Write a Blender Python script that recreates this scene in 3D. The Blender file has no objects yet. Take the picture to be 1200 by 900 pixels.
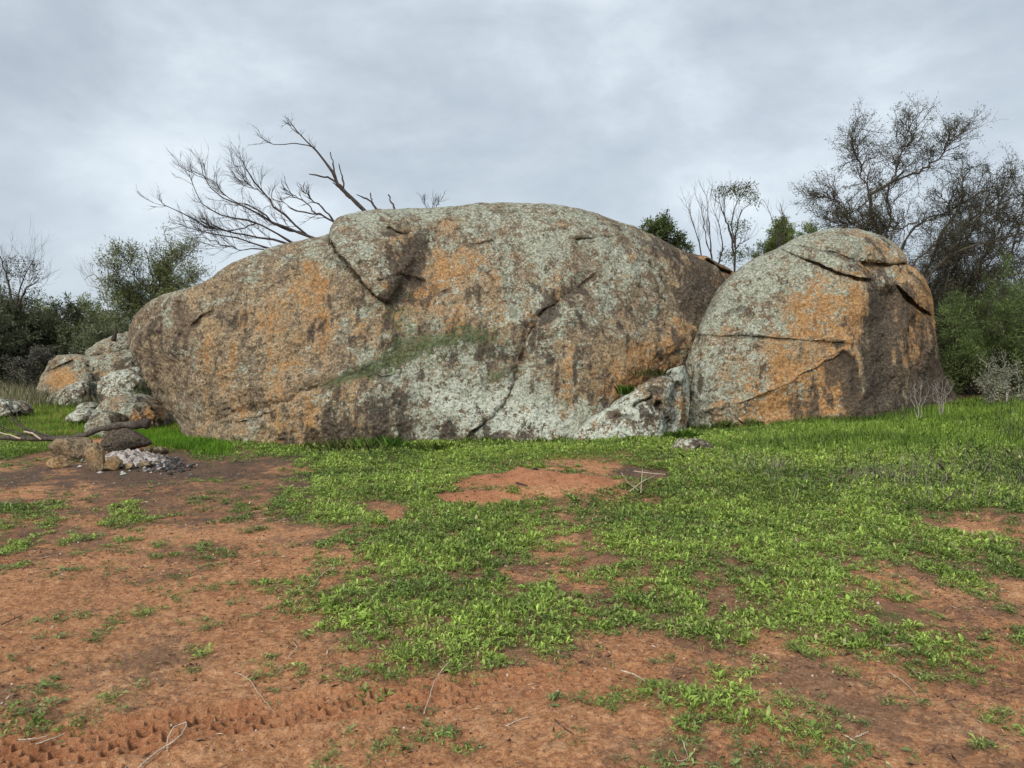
import bpy, math, random
import numpy as np
from mathutils import Vector, Matrix
R = math.radians
rng = np.random.default_rng(7)
random.seed(7)
scene = bpy.context.scene
COL = scene.collection

# ------------------------------------------------------------------ camera
CAMZ = 1.6
PITCH = math.atan(35/900.0)
cam = bpy.data.cameras.new("camera"); cam.sensor_width = 36; cam.lens = 27.0
cam.clip_start = 0.05; cam.clip_end = 3000
camo = bpy.data.objects.new("camera", cam); COL.objects.link(camo)
camo.location = (0, 0, CAMZ); camo.rotation_euler = (math.pi/2 - PITCH, 0, 0)
scene.camera = camo

# ------------------------------------------------------------------ world, sun, exposure
SUN_EL, SUN_AZ = 40.0, -155.0      # azimuth measured from +Y clockwise: behind the camera, to its left
w = bpy.data.worlds.new("World"); scene.world = w; w.use_nodes = True
nt = w.node_tree; nt.nodes.clear()
def N(nt, t, **kw):
    n = nt.nodes.new(t)
    for k, v in kw.items(): setattr(n, k, v)
    return n
out = N(nt, 'ShaderNodeOutputWorld'); bg = N(nt, 'ShaderNodeBackground')
sky = N(nt, 'ShaderNodeTexSky'); sky.sky_type = 'NISHITA'; sky.sun_disc = False
sky.sun_elevation = R(SUN_EL); sky.sun_rotation = R(SUN_AZ)
tc = N(nt, 'ShaderNodeTexCoord'); sep = N(nt, 'ShaderNodeSeparateXYZ')
nt.links.new(tc.outputs['Generated'], sep.inputs[0])
def M(nt, op, a, b=None, c=None, clamp=False):
    n = nt.nodes.new('ShaderNodeMath'); n.operation = op; n.use_clamp = clamp
    for i, v in enumerate((a, b, c)):
        if v is None: continue
        if isinstance(v, (int, float)): n.inputs[i].default_value = v
        else: nt.links.new(v, n.inputs[i])
    return n.outputs[0]
zz = M(nt, 'ADD', M(nt, 'MAXIMUM', sep.outputs[2], 0.0), 0.22)
comb = N(nt, 'ShaderNodeCombineXYZ')
nt.links.new(M(nt, 'DIVIDE', sep.outputs[0], zz), comb.inputs[0])
nt.links.new(M(nt, 'DIVIDE', sep.outputs[1], zz), comb.inputs[1])
def noise(nt, vec, scale, detail=5, rough=.55, dist=0.0, dim='3D'):
    n = nt.nodes.new('ShaderNodeTexNoise'); n.noise_dimensions = dim
    n.inputs['Scale'].default_value = scale; n.inputs['Detail'].default_value = detail
    n.inputs['Roughness'].default_value = rough; n.inputs['Distortion'].default_value = dist
    if vec is not None: nt.links.new(vec, n.inputs['Vector'])
    return n.outputs['Fac']
def ramp(nt, fac, stops, interp='LINEAR'):
    n = nt.nodes.new('ShaderNodeValToRGB'); n.color_ramp.interpolation = interp
    el = n.color_ramp.elements
    while len(el) < len(stops): el.new(0.5)
    for e, (p, c) in zip(el, stops): e.position = p; e.color = (*c, 1) if len(c) == 3 else c
    if fac is not None: nt.links.new(fac, n.inputs[0])
    return n.outputs[0]
def mixc(nt, fac, a, b, blend='MIX'):
    n = nt.nodes.new('ShaderNodeMix'); n.data_type = 'RGBA'; n.blend_type = blend
    for s, v in ((0, fac), (6, a), (7, b)):
        if isinstance(v, (int, float)): n.inputs[s].default_value = v
        elif isinstance(v, tuple): n.inputs[s].default_value = (*v, 1)
        else: nt.links.new(v, n.inputs[s])
    return n.outputs[2]
mp = N(nt, 'ShaderNodeMapping'); mp.inputs['Location'].default_value = (3.1, 1.7, 0); mp.inputs['Rotation'].default_value = (0, 0, R(35))
mp.inputs['Scale'].default_value = (1.0, 0.62, 1)
nt.links.new(comb.outputs[0], mp.inputs[0])
n1 = noise(nt, mp.outputs[0], 0.85, 7, .52, .35)
nm = N(nt, 'ShaderNodeMapping'); nm.inputs['Scale'].default_value = (1, 1, 1.9); nm.inputs['Rotation'].default_value = (0, R(14), 0); nt.links.new(tc.outputs['Generated'], nm.inputs[0])
n2 = noise(nt, nm.outputs[0], 2.1, 9, .56, .2)
n3 = noise(nt, nm.outputs[0], 6.0, 7, .58, .25)
cf = M(nt, 'ADD', M(nt, 'MULTIPLY', n1, .15), M(nt, 'ADD', M(nt, 'MULTIPLY', n2, .60), M(nt, 'MULTIPLY', n3, .25)))
# breaks in the cloud deck, high in front and to the right
def lobe(px, py, k, amt):
    a = (px-600)/900; b = (450-py)/900; th = math.atan(35/900.0)
    v = Vector((a, math.cos(th)+b*math.sin(th), -math.sin(th)+b*math.cos(th))).normalized()
    d = N(nt, 'ShaderNodeVectorMath', operation='DOT_PRODUCT'); nt.links.new(tc.outputs['Generated'], d.inputs[0]); d.inputs[1].default_value = v
    return M(nt, 'MULTIPLY', M(nt, 'EXPONENT', M(nt, 'MULTIPLY', M(nt, 'SUBTRACT', d.outputs['Value'], 1.0), k)), amt)
for lb_ in ((610, 40, 90, .028), (860, 150, 50, .045), (1010, 50, 120, .02), (200, 20, 25, -.02), (560, 190, 60, -.035)):
    cf = M(nt, 'ADD', cf, lobe(*lb_))
cloud = ramp(nt, cf, [(.37, (2.75, 3.1, 3.55)), (.45, (3.25, 3.7, 4.15)), (.52, (3.9, 4.4, 4.85)), (.59, (4.8, 5.3, 5.7)), (.70, (6.3, 6.7, 6.9))])
# paler, slightly bluer air towards the horizon
hz = M(nt, 'POWER', M(nt, 'SUBTRACT', 1.0, M(nt, 'MAXIMUM', sep.outputs[2], 0.0)), 9.0)
cloud = mixc(nt, M(nt, 'MULTIPLY', hz, .6), cloud, (4.2, 4.8, 5.4))
allsky = mixc(nt, .93, sky.outputs[0], cloud)
nt.links.new(allsky, bg.inputs[0]); bg.inputs[1].default_value = 0.1
nt.links.new(bg.outputs[0], out.inputs[0])
sl = bpy.data.lights.new("sun", 'SUN'); sl.energy = 2.3; sl.angle = R(32); sl.color = (1, .965, .91)
so = bpy.data.objects.new("sun", sl); COL.objects.link(so)
az = R(SUN_AZ); el_ = R(SUN_EL)
sd = Vector((math.sin(az)*math.cos(el_), math.cos(az)*math.cos(el_), math.sin(el_)))
so.rotation_euler = (-sd).to_track_quat('-Z', 'Y').to_euler()
vs = scene.view_settings; vs.view_transform = 'Standard'; vs.look = 'None'; vs.exposure = 0.70; vs.gamma = 1; vs.use_curve_mapping = False
scene.cycles.max_bounces = 6; scene.cycles.transparent_max_bounces = 4

# ------------------------------------------------------------------ picture <-> place
cT, sT = math.cos(PITCH), math.sin(PITCH)
def P(px, py, Y):
    """point at distance Y seen at photo pixel (px, py)"""
    px = np.asarray(px, float); py = np.asarray(py, float); Y = np.asarray(Y, float)
    a = (px-600)/900; b = (450-py)/900
    k = Y/(cT + b*sT)
    return np.stack(np.broadcast_arrays(a*k, Y, CAMZ + (-sT + b*cT)*k), -1)
def proj(x, y, z):
    dz = z-CAMZ
    f = y*cT - dz*sT; u = y*sT + dz*cT
    f = np.where(f > .05, f, .05)
    return 600 + 900*x/f, 450 - 900*u/f
def ss(x, a, b):
    t = np.clip((np.asarray(x, float)-a)/(b-a), 0, 1); return t*t*(3-2*t)

# ------------------------------------------------------------------ numpy noise
_G = np.array([(1,1,0),(-1,1,0),(1,-1,0),(-1,-1,0),(1,0,1),(-1,0,1),(1,0,-1),(-1,0,-1),(0,1,1),(0,-1,1),(0,1,-1),(0,-1,-1)], float)
def pn(p, seed=0):
    p = np.asarray(p, float); i = np.floor(p).astype(np.int64); f = p-i
    u = f*f*f*(f*(f*6-15)+10); r = 0
    for dx in (0, 1):
        for dy in (0, 1):
            for dz in (0, 1):
                h = ((i[..., 0]+dx)*73856093) ^ ((i[..., 1]+dy)*19349663) ^ ((i[..., 2]+dz)*83492791) ^ (seed*2654435)
                h = (h ^ (h >> 13))*1274126177 & 0x7fffffff
                g = _G[(h ^ (h >> 11)) % 12]
                d = g[..., 0]*(f[..., 0]-dx)+g[..., 1]*(f[..., 1]-dy)+g[..., 2]*(f[..., 2]-dz)
                r = r + d*(u[..., 0] if dx else 1-u[..., 0])*(u[..., 1] if dy else 1-u[..., 1])*(u[..., 2] if dz else 1-u[..., 2])
    return r
def fbm(p, scale, octs=4, rough=.5, seed=0):
    r = 0; a = 1; q = np.asarray(p, float)*scale
    for o in range(octs):
        r = r + a*pn(q, seed+o*17); q = q*2.03+5.1; a *= rough
    return r
def n2d(x, y, scale, octs=3, seed=0, rough=.5):
    return fbm(np.stack([x, y, np.full_like(x, .37)], -1), scale, octs, rough, seed)
def grid_sample(rows, x0, dx, y0, dy, px, py):
    A = np.array([[int(c) for c in r.replace(' ', '')] for r in rows], float)/9
    gx = np.clip((px-x0)/dx, 0, A.shape[1]-1.001); gy = np.clip((py-y0)/dy, 0, A.shape[0]-1.001)
    ix = gx.astype(int); iy = gy.astype(int); fx = gx-ix; fy = gy-iy
    fx = fx*fx*(3-2*fx); fy = fy*fy*(3-2*fy)
    return (A[iy, ix]*(1-fx)+A[iy, ix+1]*fx)*(1-fy)+(A[iy+1, ix]*(1-fx)+A[iy+1, ix+1]*fx)*fy
def polydist(px, py, pts):
    """distance, side (+ = right hand of travel on screen) and arc fraction of the nearest point of a polyline"""
    pts = np.array(pts, float); seg = np.hypot(*(pts[1:]-pts[:-1]).T); cum = np.concatenate([[0], np.cumsum(seg)])
    best = np.full(px.shape, 1e9); side = np.ones(px.shape); arc = np.zeros(px.shape)
    for k in range(len(pts)-1):
        a = pts[k]; d = (pts[k+1]-a); L = seg[k]; u = d/L
        rx = px-a[0]; ry = py-a[1]; t = np.clip(rx*u[0]+ry*u[1], 0, L)
        dd = np.hypot(rx-t*u[0], ry-t*u[1]); m = dd < best
        best = np.where(m, dd, best); side = np.where(m, np.sign(u[0]*ry-u[1]*rx), side); arc = np.where(m, (cum[k]+t)/cum[-1], arc)
    return best, side, arc

# ------------------------------------------------------------------ mesh and tagging helpers
def mesh_np(name, v, f, mat, cols=None, parent=None, smooth=True, extra=None, polysizes=None):
    v = np.asarray(v, np.float32).reshape(-1, 3)
    me = bpy.data.meshes.new(name)
    me.vertices.add(len(v)); me.vertices.foreach_set('co', v.ravel())
    if isinstance(f, np.ndarray):
        k = f.shape[1]; nf = len(f)
        me.loops.add(nf*k); me.loops.foreach_set('vertex_index', f.astype(np.int32).ravel())
        me.polygons.add(nf); me.polygons.foreach_set('loop_start', np.arange(nf, dtype=np.int32)*k)
        try: me.polygons.foreach_set('loop_total', np.full(nf, k, np.int32))
        except Exception: pass
    me.update(calc_edges=True); me.validate()
    if smooth: me.polygons.foreach_set('use_smooth', np.ones(len(me.polygons), bool))
    for an, c in ([('col', cols)] if cols is not None else []) + list((extra or {}).items()):
        at = me.color_attributes.new(an, 'FLOAT_COLOR', 'POINT')
        c = np.asarray(c, np.float32)
        if c.shape[1] == 3: c = np.concatenate([c, np.ones((len(c), 1), np.float32)], 1)
        at.data.foreach_set('color', np.ascontiguousarray(c).ravel())
    me.materials.append(mat)
    o = bpy.data.objects.new(name, me); COL.objects.link(o)
    if parent is not None: o.parent = parent
    return o
def tag(o, label=None, cat=None, group=None, kind=None):
    if label: o['label'] = label
    if cat: o['category'] = cat
    if group: o['group'] = group
    if kind: o['kind'] = kind
    return o
def empty(name, loc, label, cat, group=None):
    o = bpy.data.objects.new(name, None); COL.objects.link(o); o.location = loc
    return tag(o, label, cat, group)
def shift_child(o, root):
    """keep a child mesh where it was modelled (world space) under an Empty"""
    o.parent = root; o.matrix_parent_inverse = Matrix.Translation(-root.location)
    return o

# ------------------------------------------------------------------ materials
def mat_new(name):
    m = bpy.data.materials.new(name); m.use_nodes = True
    nt = m.node_tree; b = nt.nodes['Principled BSDF']; b.inputs['Roughness'].default_value = .9
    if 'Specular IOR Level' in b.inputs: b.inputs['Specular IOR Level'].default_value = .25
    return m, nt, b
def attr(nt, name):
    n = nt.nodes.new('ShaderNodeAttribute'); n.attribute_name = name; return n
def objco(nt): return nt.nodes.new('ShaderNodeTexCoord').outputs['Object']
def bump(nt, b, h, strength, dist, prev=None):
    n = nt.nodes.new('ShaderNodeBump'); n.inputs['Strength'].default_value = strength; n.inputs['Distance'].default_value = dist
    nt.links.new(h, n.inputs['Height'])
    if prev is not None: nt.links.new(prev, n.inputs['Normal'])
    nt.links.new(n.outputs[0], b.inputs['Normal']); return n.outputs[0]
def thr(nt, x, lo, hi): 
    n = nt.nodes.new('ShaderNodeMapRange'); n.interpolation_type = 'SMOOTHSTEP'
    nt.links.new(x, n.inputs[0]); n.inputs[1].default_value = lo; n.inputs[2].default_value = hi
    return n.outputs[0]

def rock_material():
    m, nt, b = mat_new('granite_with_lichen')
    co = objco(nt)
    a1 = attr(nt, 'm1'); s1 = nt.nodes.new('ShaderNodeSeparateColor'); nt.links.new(a1.outputs['Color'], s1.inputs[0])
    a2 = attr(nt, 'm2'); s2 = nt.nodes.new('ShaderNodeSeparateColor'); nt.links.new(a2.outputs['Color'], s2.inputs[0])
    Lc, Oc, Kc = s1.outputs; Mc, Wc, Cc = s2.outputs
    big = noise(nt, co, 1.6, 5, .6, .3); med = noise(nt, co, 6.0, 6, .62, .6); fine = noise(nt, co, 26, 5, .65, .2); grit = noise(nt, co, 95, 3, .6)
    med2 = noise(nt, co, 9.0, 6, .65, 1.2)
    vst = nt.nodes.new('ShaderNodeMapping'); vst.inputs['Scale'].default_value = (5.5, 5.5, 1.3); nt.links.new(co, vst.inputs[0])
    streak = noise(nt, vst.outputs[0], 1.0, 6, .62, .4)
    # bare rock: brown grey to tan
    base = ramp(nt, M(nt, 'ADD', M(nt, 'MULTIPLY', med, .4), M(nt, 'MULTIPLY', fine, .6)), [(.36, (.052, .039, .026)), (.46, (.135, .10, .064)), (.54, (.235, .18, .115)), (.66, (.40, .325, .22))])
    orange = ramp(nt, M(nt, 'ADD', M(nt, 'MULTIPLY', med2, .55), M(nt, 'MULTIPLY', fine, .45)), [(.36, (.12, .058, .024)), (.46, (.26, .135, .052)), (.54, (.40, .232, .098)), (.66, (.54, .37, .19))])
    tan = ramp(nt, M(nt, 'ADD', M(nt, 'MULTIPLY', med2, .4), M(nt, 'MULTIPLY', fine, .6)), [(.36, (.095, .065, .038)), (.46, (.22, .155, .09)), (.54, (.335, .245, .14)), (.66, (.48, .38, .24))])
    orange = mixc(nt, thr(nt, M(nt, 'ADD', Oc, M(nt, 'MULTIPLY', M(nt, 'SUBTRACT', med, .5), 1.6)), .52, .9), tan, orange)
    fo = thr(nt, M(nt, 'ADD', Oc, M(nt, 'MULTIPLY', M(nt, 'SUBTRACT', M(nt, 'ADD', M(nt, 'MULTIPLY', med, .6), M(nt, 'ADD', M(nt, 'MULTIPLY', streak, .3), M(nt, 'MULTIPLY', fine, .25))), .55), 3.0)), .36, .6)
    c = mixc(nt, fo, base, orange)
    # dark lichen and water stain
    dk = ramp(nt, fine, [(.35, (.018, .015, .012)), (.5, (.05, .038, .028)), (.65, (.12, .088, .062))])
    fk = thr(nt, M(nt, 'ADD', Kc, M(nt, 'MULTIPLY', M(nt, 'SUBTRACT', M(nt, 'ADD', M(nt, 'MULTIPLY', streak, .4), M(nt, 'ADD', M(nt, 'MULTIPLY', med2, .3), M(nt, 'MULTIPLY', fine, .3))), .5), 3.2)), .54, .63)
    craw = c
    # grey green crust lichen in small irregular colonies
    vo = nt.nodes.new('ShaderNodeTexVoronoi'); vo.feature = 'F1'; vo.inputs['Scale'].default_value = 27; vo.inputs['Randomness'].default_value = 1
    dis = nt.nodes.new('ShaderNodeVectorMath'); dis.operation = 'ADD'
    nz = nt.nodes.new('ShaderNodeTexNoise'); nz.inputs['Scale'].default_value = 22; nz.inputs['Detail'].default_value = 3; nt.links.new(co, nz.inputs['Vector'])
    sc = nt.nodes.new('ShaderNodeVectorMath'); sc.operation = 'SCALE'; sc.inputs[3].default_value = .10; nt.links.new(nz.outputs['Color'], sc.inputs[0])
    nt.links.new(co, dis.inputs[0]); nt.links.new(sc.outputs[0], dis.inputs[1]); nt.links.new(dis.outputs[0], vo.inputs['Vector'])
    vcell = nt.nodes.new('ShaderNodeSeparateColor'); nt.links.new(vo.outputs['Color'], vcell.inputs[0])
    ln = M(nt, 'ADD', M(nt, 'ADD', M(nt, 'MULTIPLY', med, .54), M(nt, 'MULTIPLY', fine, .31)), M(nt, 'MULTIPLY', vcell.outputs[0], .15))
    fl = thr(nt, M(nt, 'ADD', Lc, M(nt, 'MULTIPLY', M(nt, 'SUBTRACT', ln, .5), 3.0)), .46, .62)
    lich = ramp(nt, M(nt, 'ADD', M(nt, 'MULTIPLY', fine, .5), M(nt, 'MULTIPLY', vcell.outputs[1], .5)), [(.2, (.13, .14, .105)), (.42, (.22, .235, .178)), (.6, (.32, .335, .265)), (.85, (.47, .48, .39))])
    pale = ramp(nt, fine, [(.32, (.28, .295, .235)), (.5, (.44, .465, .385)), (.7, (.58, .60, .51))])
    lich = mixc(nt, thr(nt, M(nt, 'ADD', Wc, M(nt, 'MULTIPLY', M(nt, 'SUBTRACT', med2, .5), 1.6)), .35, .75), lich, pale)
    c = mixc(nt, M(nt, 'MULTIPLY', fl, .93), c, lich)
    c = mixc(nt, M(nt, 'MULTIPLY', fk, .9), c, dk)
    # scattered dark freckles everywhere
    fr = thr(nt, M(nt, 'ADD', M(nt, 'ADD', noise(nt, co, 24, 6, .78, .6), M(nt, 'MULTIPLY', Wc, .018)), M(nt, 'MULTIPLY', M(nt, 'SUBTRACT', med2, .5), .5)), .54, .585)
    c = mixc(nt, M(nt, 'MULTIPLY', fr, .66), c, (.042, .034, .026))
    wr = thr(nt, noise(nt, co, 21, 6, .8, .9), .575, .61)
    c = mixc(nt, M(nt, 'MULTIPLY', wr, .28), c, (.44, .43, .34))
    # moss
    moss = ramp(nt, fine, [(.36, (.015, .02, .011)), (.5, (.045, .062, .024)), (.66, (.12, .16, .045))])
    mossdk = 1
    fm = thr(nt, M(nt, 'ADD', Mc, M(nt, 'MULTIPLY', M(nt, 'SUBTRACT', M(nt, 'ADD', M(nt, 'MULTIPLY', med, .5), M(nt, 'MULTIPLY', fine, .5)), .5), 4.2)), .42, .60)
    c = mixc(nt, M(nt, 'MULTIPLY', fm, .80), c, moss)
    # dirt in the cracks
    c = mixc(nt, M(nt, 'MULTIPLY', Cc, .6), c, (.035, .026, .02))
    gr = ramp(nt, grit, [(.3, (.82, .82, .82)), (.5, (1, 1, 1)), (.72, (1.18, 1.17, 1.15))])
    c = mixc(nt, 1.0, c, gr, 'MULTIPLY')
    nt.links.new(c, b.inputs['Base Color']); b.inputs['Roughness'].default_value = .92
    h = M(nt, 'ADD', M(nt, 'MULTIPLY', med2, .5), M(nt, 'ADD', M(nt, 'MULTIPLY', fine, .35), M(nt, 'MULTIPLY', fl, .10)))
    n0 = bump(nt, b, h, .6, .035)
    bump(nt, b, M(nt, 'ADD', M(nt, 'MULTIPLY', grit, .5), M(nt, 'MULTIPLY', noise(nt, co, 55, 4, .7), .5)), .7, .022, n0)
    return m
ROCK = rock_material()

def soil_material():
    m, nt, b = mat_new('red_soil')
    co = objco(nt)
    a = attr(nt, 'm1'); s = nt.nodes.new('ShaderNodeSeparateColor'); nt.links.new(a.outputs['Color'], s.inputs[0])
    burn_pit_shade, cover, fresh = s.outputs
    big = noise(nt, co, .9, 5, .6, .5); med = noise(nt, co, 5, 6, .65, .3); fine = noise(nt, co, 38, 5, .7); grit = noise(nt, co, 210, 3, .6)
    mid_ = noise(nt, co, 15, 6, .75, .8)
    base = ramp(nt, M(nt, 'ADD', M(nt, 'MULTIPLY', mid_, .42), M(nt, 'ADD', M(nt, 'MULTIPLY', big, .22), M(nt, 'MULTIPLY', fine, .36))),
                [(.38, (.17, .074, .036)), (.455, (.35, .155, .068)), (.52, (.52, .25, .115)), (.61, (.66, .385, .21))])
    # plant litter and damp crust
    lit = thr(nt, M(nt, 'ADD', M(nt, 'MULTIPLY', cover, .6), M(nt, 'SUBTRACT', noise(nt, co, 11, 6, .7, 1.0), .42)), .22, .42)
    base = mixc(nt, M(nt, 'MULTIPLY', lit, .62), base, ramp(nt, fine, [(.3, (.05, .030, .022)), (.6, (.17, .10, .065)), (.75, (.30, .22, .15))]))
    grn = thr(nt, M(nt, 'ADD', cover, M(nt, 'SUBTRACT', med, .5)), .78, 1.15)
    base = mixc(nt, M(nt, 'MULTIPLY', grn, .8), base, ramp(nt, fine, [(.3, (.03, .045, .012)), (.7, (.11, .16, .03))]))
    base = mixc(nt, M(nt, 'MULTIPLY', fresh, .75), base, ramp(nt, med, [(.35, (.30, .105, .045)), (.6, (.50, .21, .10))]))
    fb = thr(nt, M(nt, 'ADD', burn_pit_shade, M(nt, 'MULTIPLY', M(nt, 'ADD', M(nt, 'SUBTRACT', med, .5), M(nt, 'SUBTRACT', fine, .5)), 1.6)), .12, .95)
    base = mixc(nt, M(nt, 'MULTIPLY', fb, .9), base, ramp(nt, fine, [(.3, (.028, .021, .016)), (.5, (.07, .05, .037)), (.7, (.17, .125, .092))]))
    # straw flecks and coarse quartz grains
    fl = thr(nt, noise(nt, co, 95, 4, .75), .59, .66)
    base = mixc(nt, M(nt, 'MULTIPLY', fl, .6), base, (.58, .42, .30))
    dk = thr(nt, noise(nt, co, 48, 5, .78, .5), .56, .64)
    base = mixc(nt, M(nt, 'MULTIPLY', dk, .65), base, (.07, .035, .024))
    nt.links.new(base, b.inputs['Base Color']); b.inputs['Roughness'].default_value = .95
    n0 = bump(nt, b, M(nt, 'ADD', M(nt, 'MULTIPLY', fine, .6), M(nt, 'MULTIPLY', mid_, .4)), 1.0, .045)
    bump(nt, b, grit, .8, .008, n0)
    return m
SOIL = soil_material()

def leaf_material(name, tint=(1, 1, 1), rough=.6, trans=.25):
    m, nt, b = mat_new(name)
    a = attr(nt, 'col')
    c = mixc(nt, 1.0, a.outputs['Color'], tint, 'MULTIPLY')
    nt.links.new(c, b.inputs['Base Color']); b.inputs['Roughness'].default_value = rough
    if trans:
        tr = nt.nodes.new('ShaderNodeBsdfTranslucent'); nt.links.new(c, tr.inputs[0])
        mx = nt.nodes.new('ShaderNodeMixShader'); mx.inputs[0].default_value = trans
        nt.links.new(b.outputs[0], mx.inputs[1]); nt.links.new(tr.outputs[0], mx.inputs[2])
        nt.links.new(mx.outputs[0], nt.nodes['Material Output'].inputs[0])
    return m
LEAF = leaf_material('green_leaf', rough=.5, trans=.3)
STRAW = leaf_material('dry_straw', rough=.8, trans=.15)
def bark_material(name, c0, c1, scale=30):
    m, nt, b = mat_new(name); co = objco(nt)
    mp = nt.nodes.new('ShaderNodeMapping'); mp.inputs['Scale'].default_value = (1, 1, .35); nt.links.new(co, mp.inputs[0])
    f = noise(nt, mp.outputs[0], scale, 5, .65, .3)
    nt.links.new(ramp(nt, f, [(.32, c0), (.68, c1)]), b.inputs['Base Color'])
    bump(nt, b, f, .7, .02); return m
BARK = bark_material('dark_bark', (.022, .018, .014), (.13, .105, .08))
DEADBARK = bark_material('grey_dead_bark', (.02, .016, .015), (.085, .068, .06))
PALEBARK = bark_material('pale_bark', (.16, .14, .12), (.42, .38, .33), 40)
CHAR = bark_material('charred_wood', (.012, .010, .009), (.09, .065, .05), 60)
TWIGM = bark_material('dry_stalk', (.30, .23, .16), (.60, .50, .38), 60)

# ------------------------------------------------------------------ terrain
MOUND = P(632, 577, 9.0); PIT = P(755, 563, 9.7)
trk_px = [(-90, 915), (0, 893), (80, 876), (150, 862), (240, 845), (330, 834), (420, 822), (520, 812), (640, 803), (740, 800)]
def gp(px, py, z=0.0):
    """flat ground point under a photo pixel"""
    a = (px-600)/900; b = (450-py)/900
    k = (z-CAMZ)/(-sT+b*cT)
    return (a*k, (cT+b*sT)*k)
TRK = [gp(*p) for p in trk_px]
def base_h(x, y):
    hx = np.interp(x, [-2, 1.2, 3.3, 6, 9, 12, 16, 30], [0, .08, .20, .33, .46, .6, .7, .8])
    h = hx*ss(y, 4.5, 13.5)
    h = h + .55*ss(y, 19, 32)*ss(-x, -4, 8)
    h = h + .8*ss(y, 40, 120)
    return h
def terrain(x, y):
    x = np.asarray(x, float); y = np.asarray(y, float)
    h = base_h(x, y)
    h = h + .05*n2d(x, y, .45, 3, 3)
    mx, my = MOUND[0], MOUND[1]
    d = np.hypot((x-mx)/1.15, (y-my)/.75); h = h + .19*np.exp(-d*d*1.3)*(1+.25*n2d(x, y, 3.0, 3, 8))
    d = np.hypot((x-PIT[0])/.36, (y-PIT[1])/.30); h = h - .26*np.exp(-d*d*1.4)
    return h
def terrain_fine(x, y):
    h = terrain(x, y)
    near = 1-ss(np.hypot(x, y), 9, 16)
    h = h + near*(.016*n2d(x, y, 2.6, 3, 11)+.014*n2d(x, y, 9, 4, 12, .62))
    # tyre track: a pressed band with hexagonal lug prints
    near_t = (y < 5.2) & (y > 2.2) & (x > -3.4) & (x < 1.4)
    X = x[near_t]; Y = y[near_t]
    if X.size:
        wob = .02*n2d(X, Y, 2.0, 2, 31)
        d, sd_, arc = polydist(X+wob, Y, TRK)
        L = sum(math.dist(a, b) for a, b in zip(TRK, TRK[1:]))
        s = arc*L; t = d*sd_
        fade = (1-ss(arc, .62, 1.0))*(.75+.5*n2d(X, Y, 2.2, 2, 51)).clip(0, 1)
        band = 1-ss(d, .13, .165)
        row = np.floor((t+.18)/.062); u = (s+(row % 2)*.034)/.068; fu = np.abs(u-np.floor(u)-.5)*2; ft = np.abs((t+.18)/.062-row-.5)*2
        sk = np.sin(s*30+row*2.1)*.12
        ridge = np.maximum(ss(fu+sk, .60, .84), ss(ft+sk, .60, .84))*(.8+.7*n2d(X, Y, 9, 2, 52)).clip(0, 1)
        z = band*(-.062+.058*ridge)+.014*np.exp(-((d-.185)/.03)**2)
        z = z*fade*(.85+.9*n2d(X, Y, 3.5, 3, 78)).clip(.25, 1.15)+.010*n2d(X, Y, 22, 3, 77)*band*fade
        z = z-(1-fade)*band*.014+(1-fade)*band*.02*np.abs(n2d(X, Y, 13, 2, 53))
        hh = h[near_t]; hf = (.016*n2d(X, Y, 2.6, 3, 11)+.014*n2d(X, Y, 9, 4, 12, .62)); hh += z-.75*hf*band*fade; h[near_t] = hh
    return h

COVER = [
"9999999999999999999999999",
"7300246899999999999999999",
"1000011478874224899999999",
"0001111589830005799999999",
"5526224763788668899999878",
"4431111028998567888887424",
"2111331138997457888877764",
"1101211137864437768933655",
"1001222258876658758974222",
"0012113277688646778766432",
"1010121257588742674566655",
"0001331136774551543545653",
"0010112266441212533332343",
"1101001213111245542233233",
"1320001021211222442322331",
"0000101132121222312321222",
"0000000231111121211111112"]
def cover_at(x, y, z=None):
    px, py = proj(x, y, np.zeros_like(x) if z is None else z)
    c = grid_sample(COVER, 0, 50, 500, 25, px, py)
    far_left = (y > 14.5) & (x < -4)
    c = np.where(py < 500, 1.0, c)
    c = np.where(y < 2.2, .2, c)
    return c
def mound_mask(x, y):
    d = np.hypot((x-MOUND[0])/1.08, (y-MOUND[1]+.03)/.50)
    d2 = np.hypot((x-MOUND[0]+.75)/.55, (y-MOUND[1]+.75)/.28)
    d3 = np.hypot((x-PIT[0])/.42, (y-PIT[1])/.45)
    nz = .25*n2d(x, y, 2.5, 3, 5)
    return np.maximum(np.maximum(1-ss(d+nz, .75, 1.05), 1-ss(d3+nz, .7, 1.05)), .8*(1-ss(d2+nz, .7, 1.05)))
def burn_mask(x, y):
    fx, fy = gp(135, 562)
    d = np.hypot((x-fx)/3.2, (y-fy-.95)/2.7)
    gx, gy = gp(215, 578)
    d2 = np.hypot((x-gx)/3.6, (y-gy-.3)/2.9)
    nz = .5*n2d(x, y, 1.1, 5, 6, .7)
    return np.maximum(1-ss(d+nz, .15, 1.25), .62*(1-ss(d2+nz*1.3, .3, 1.2)))

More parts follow.
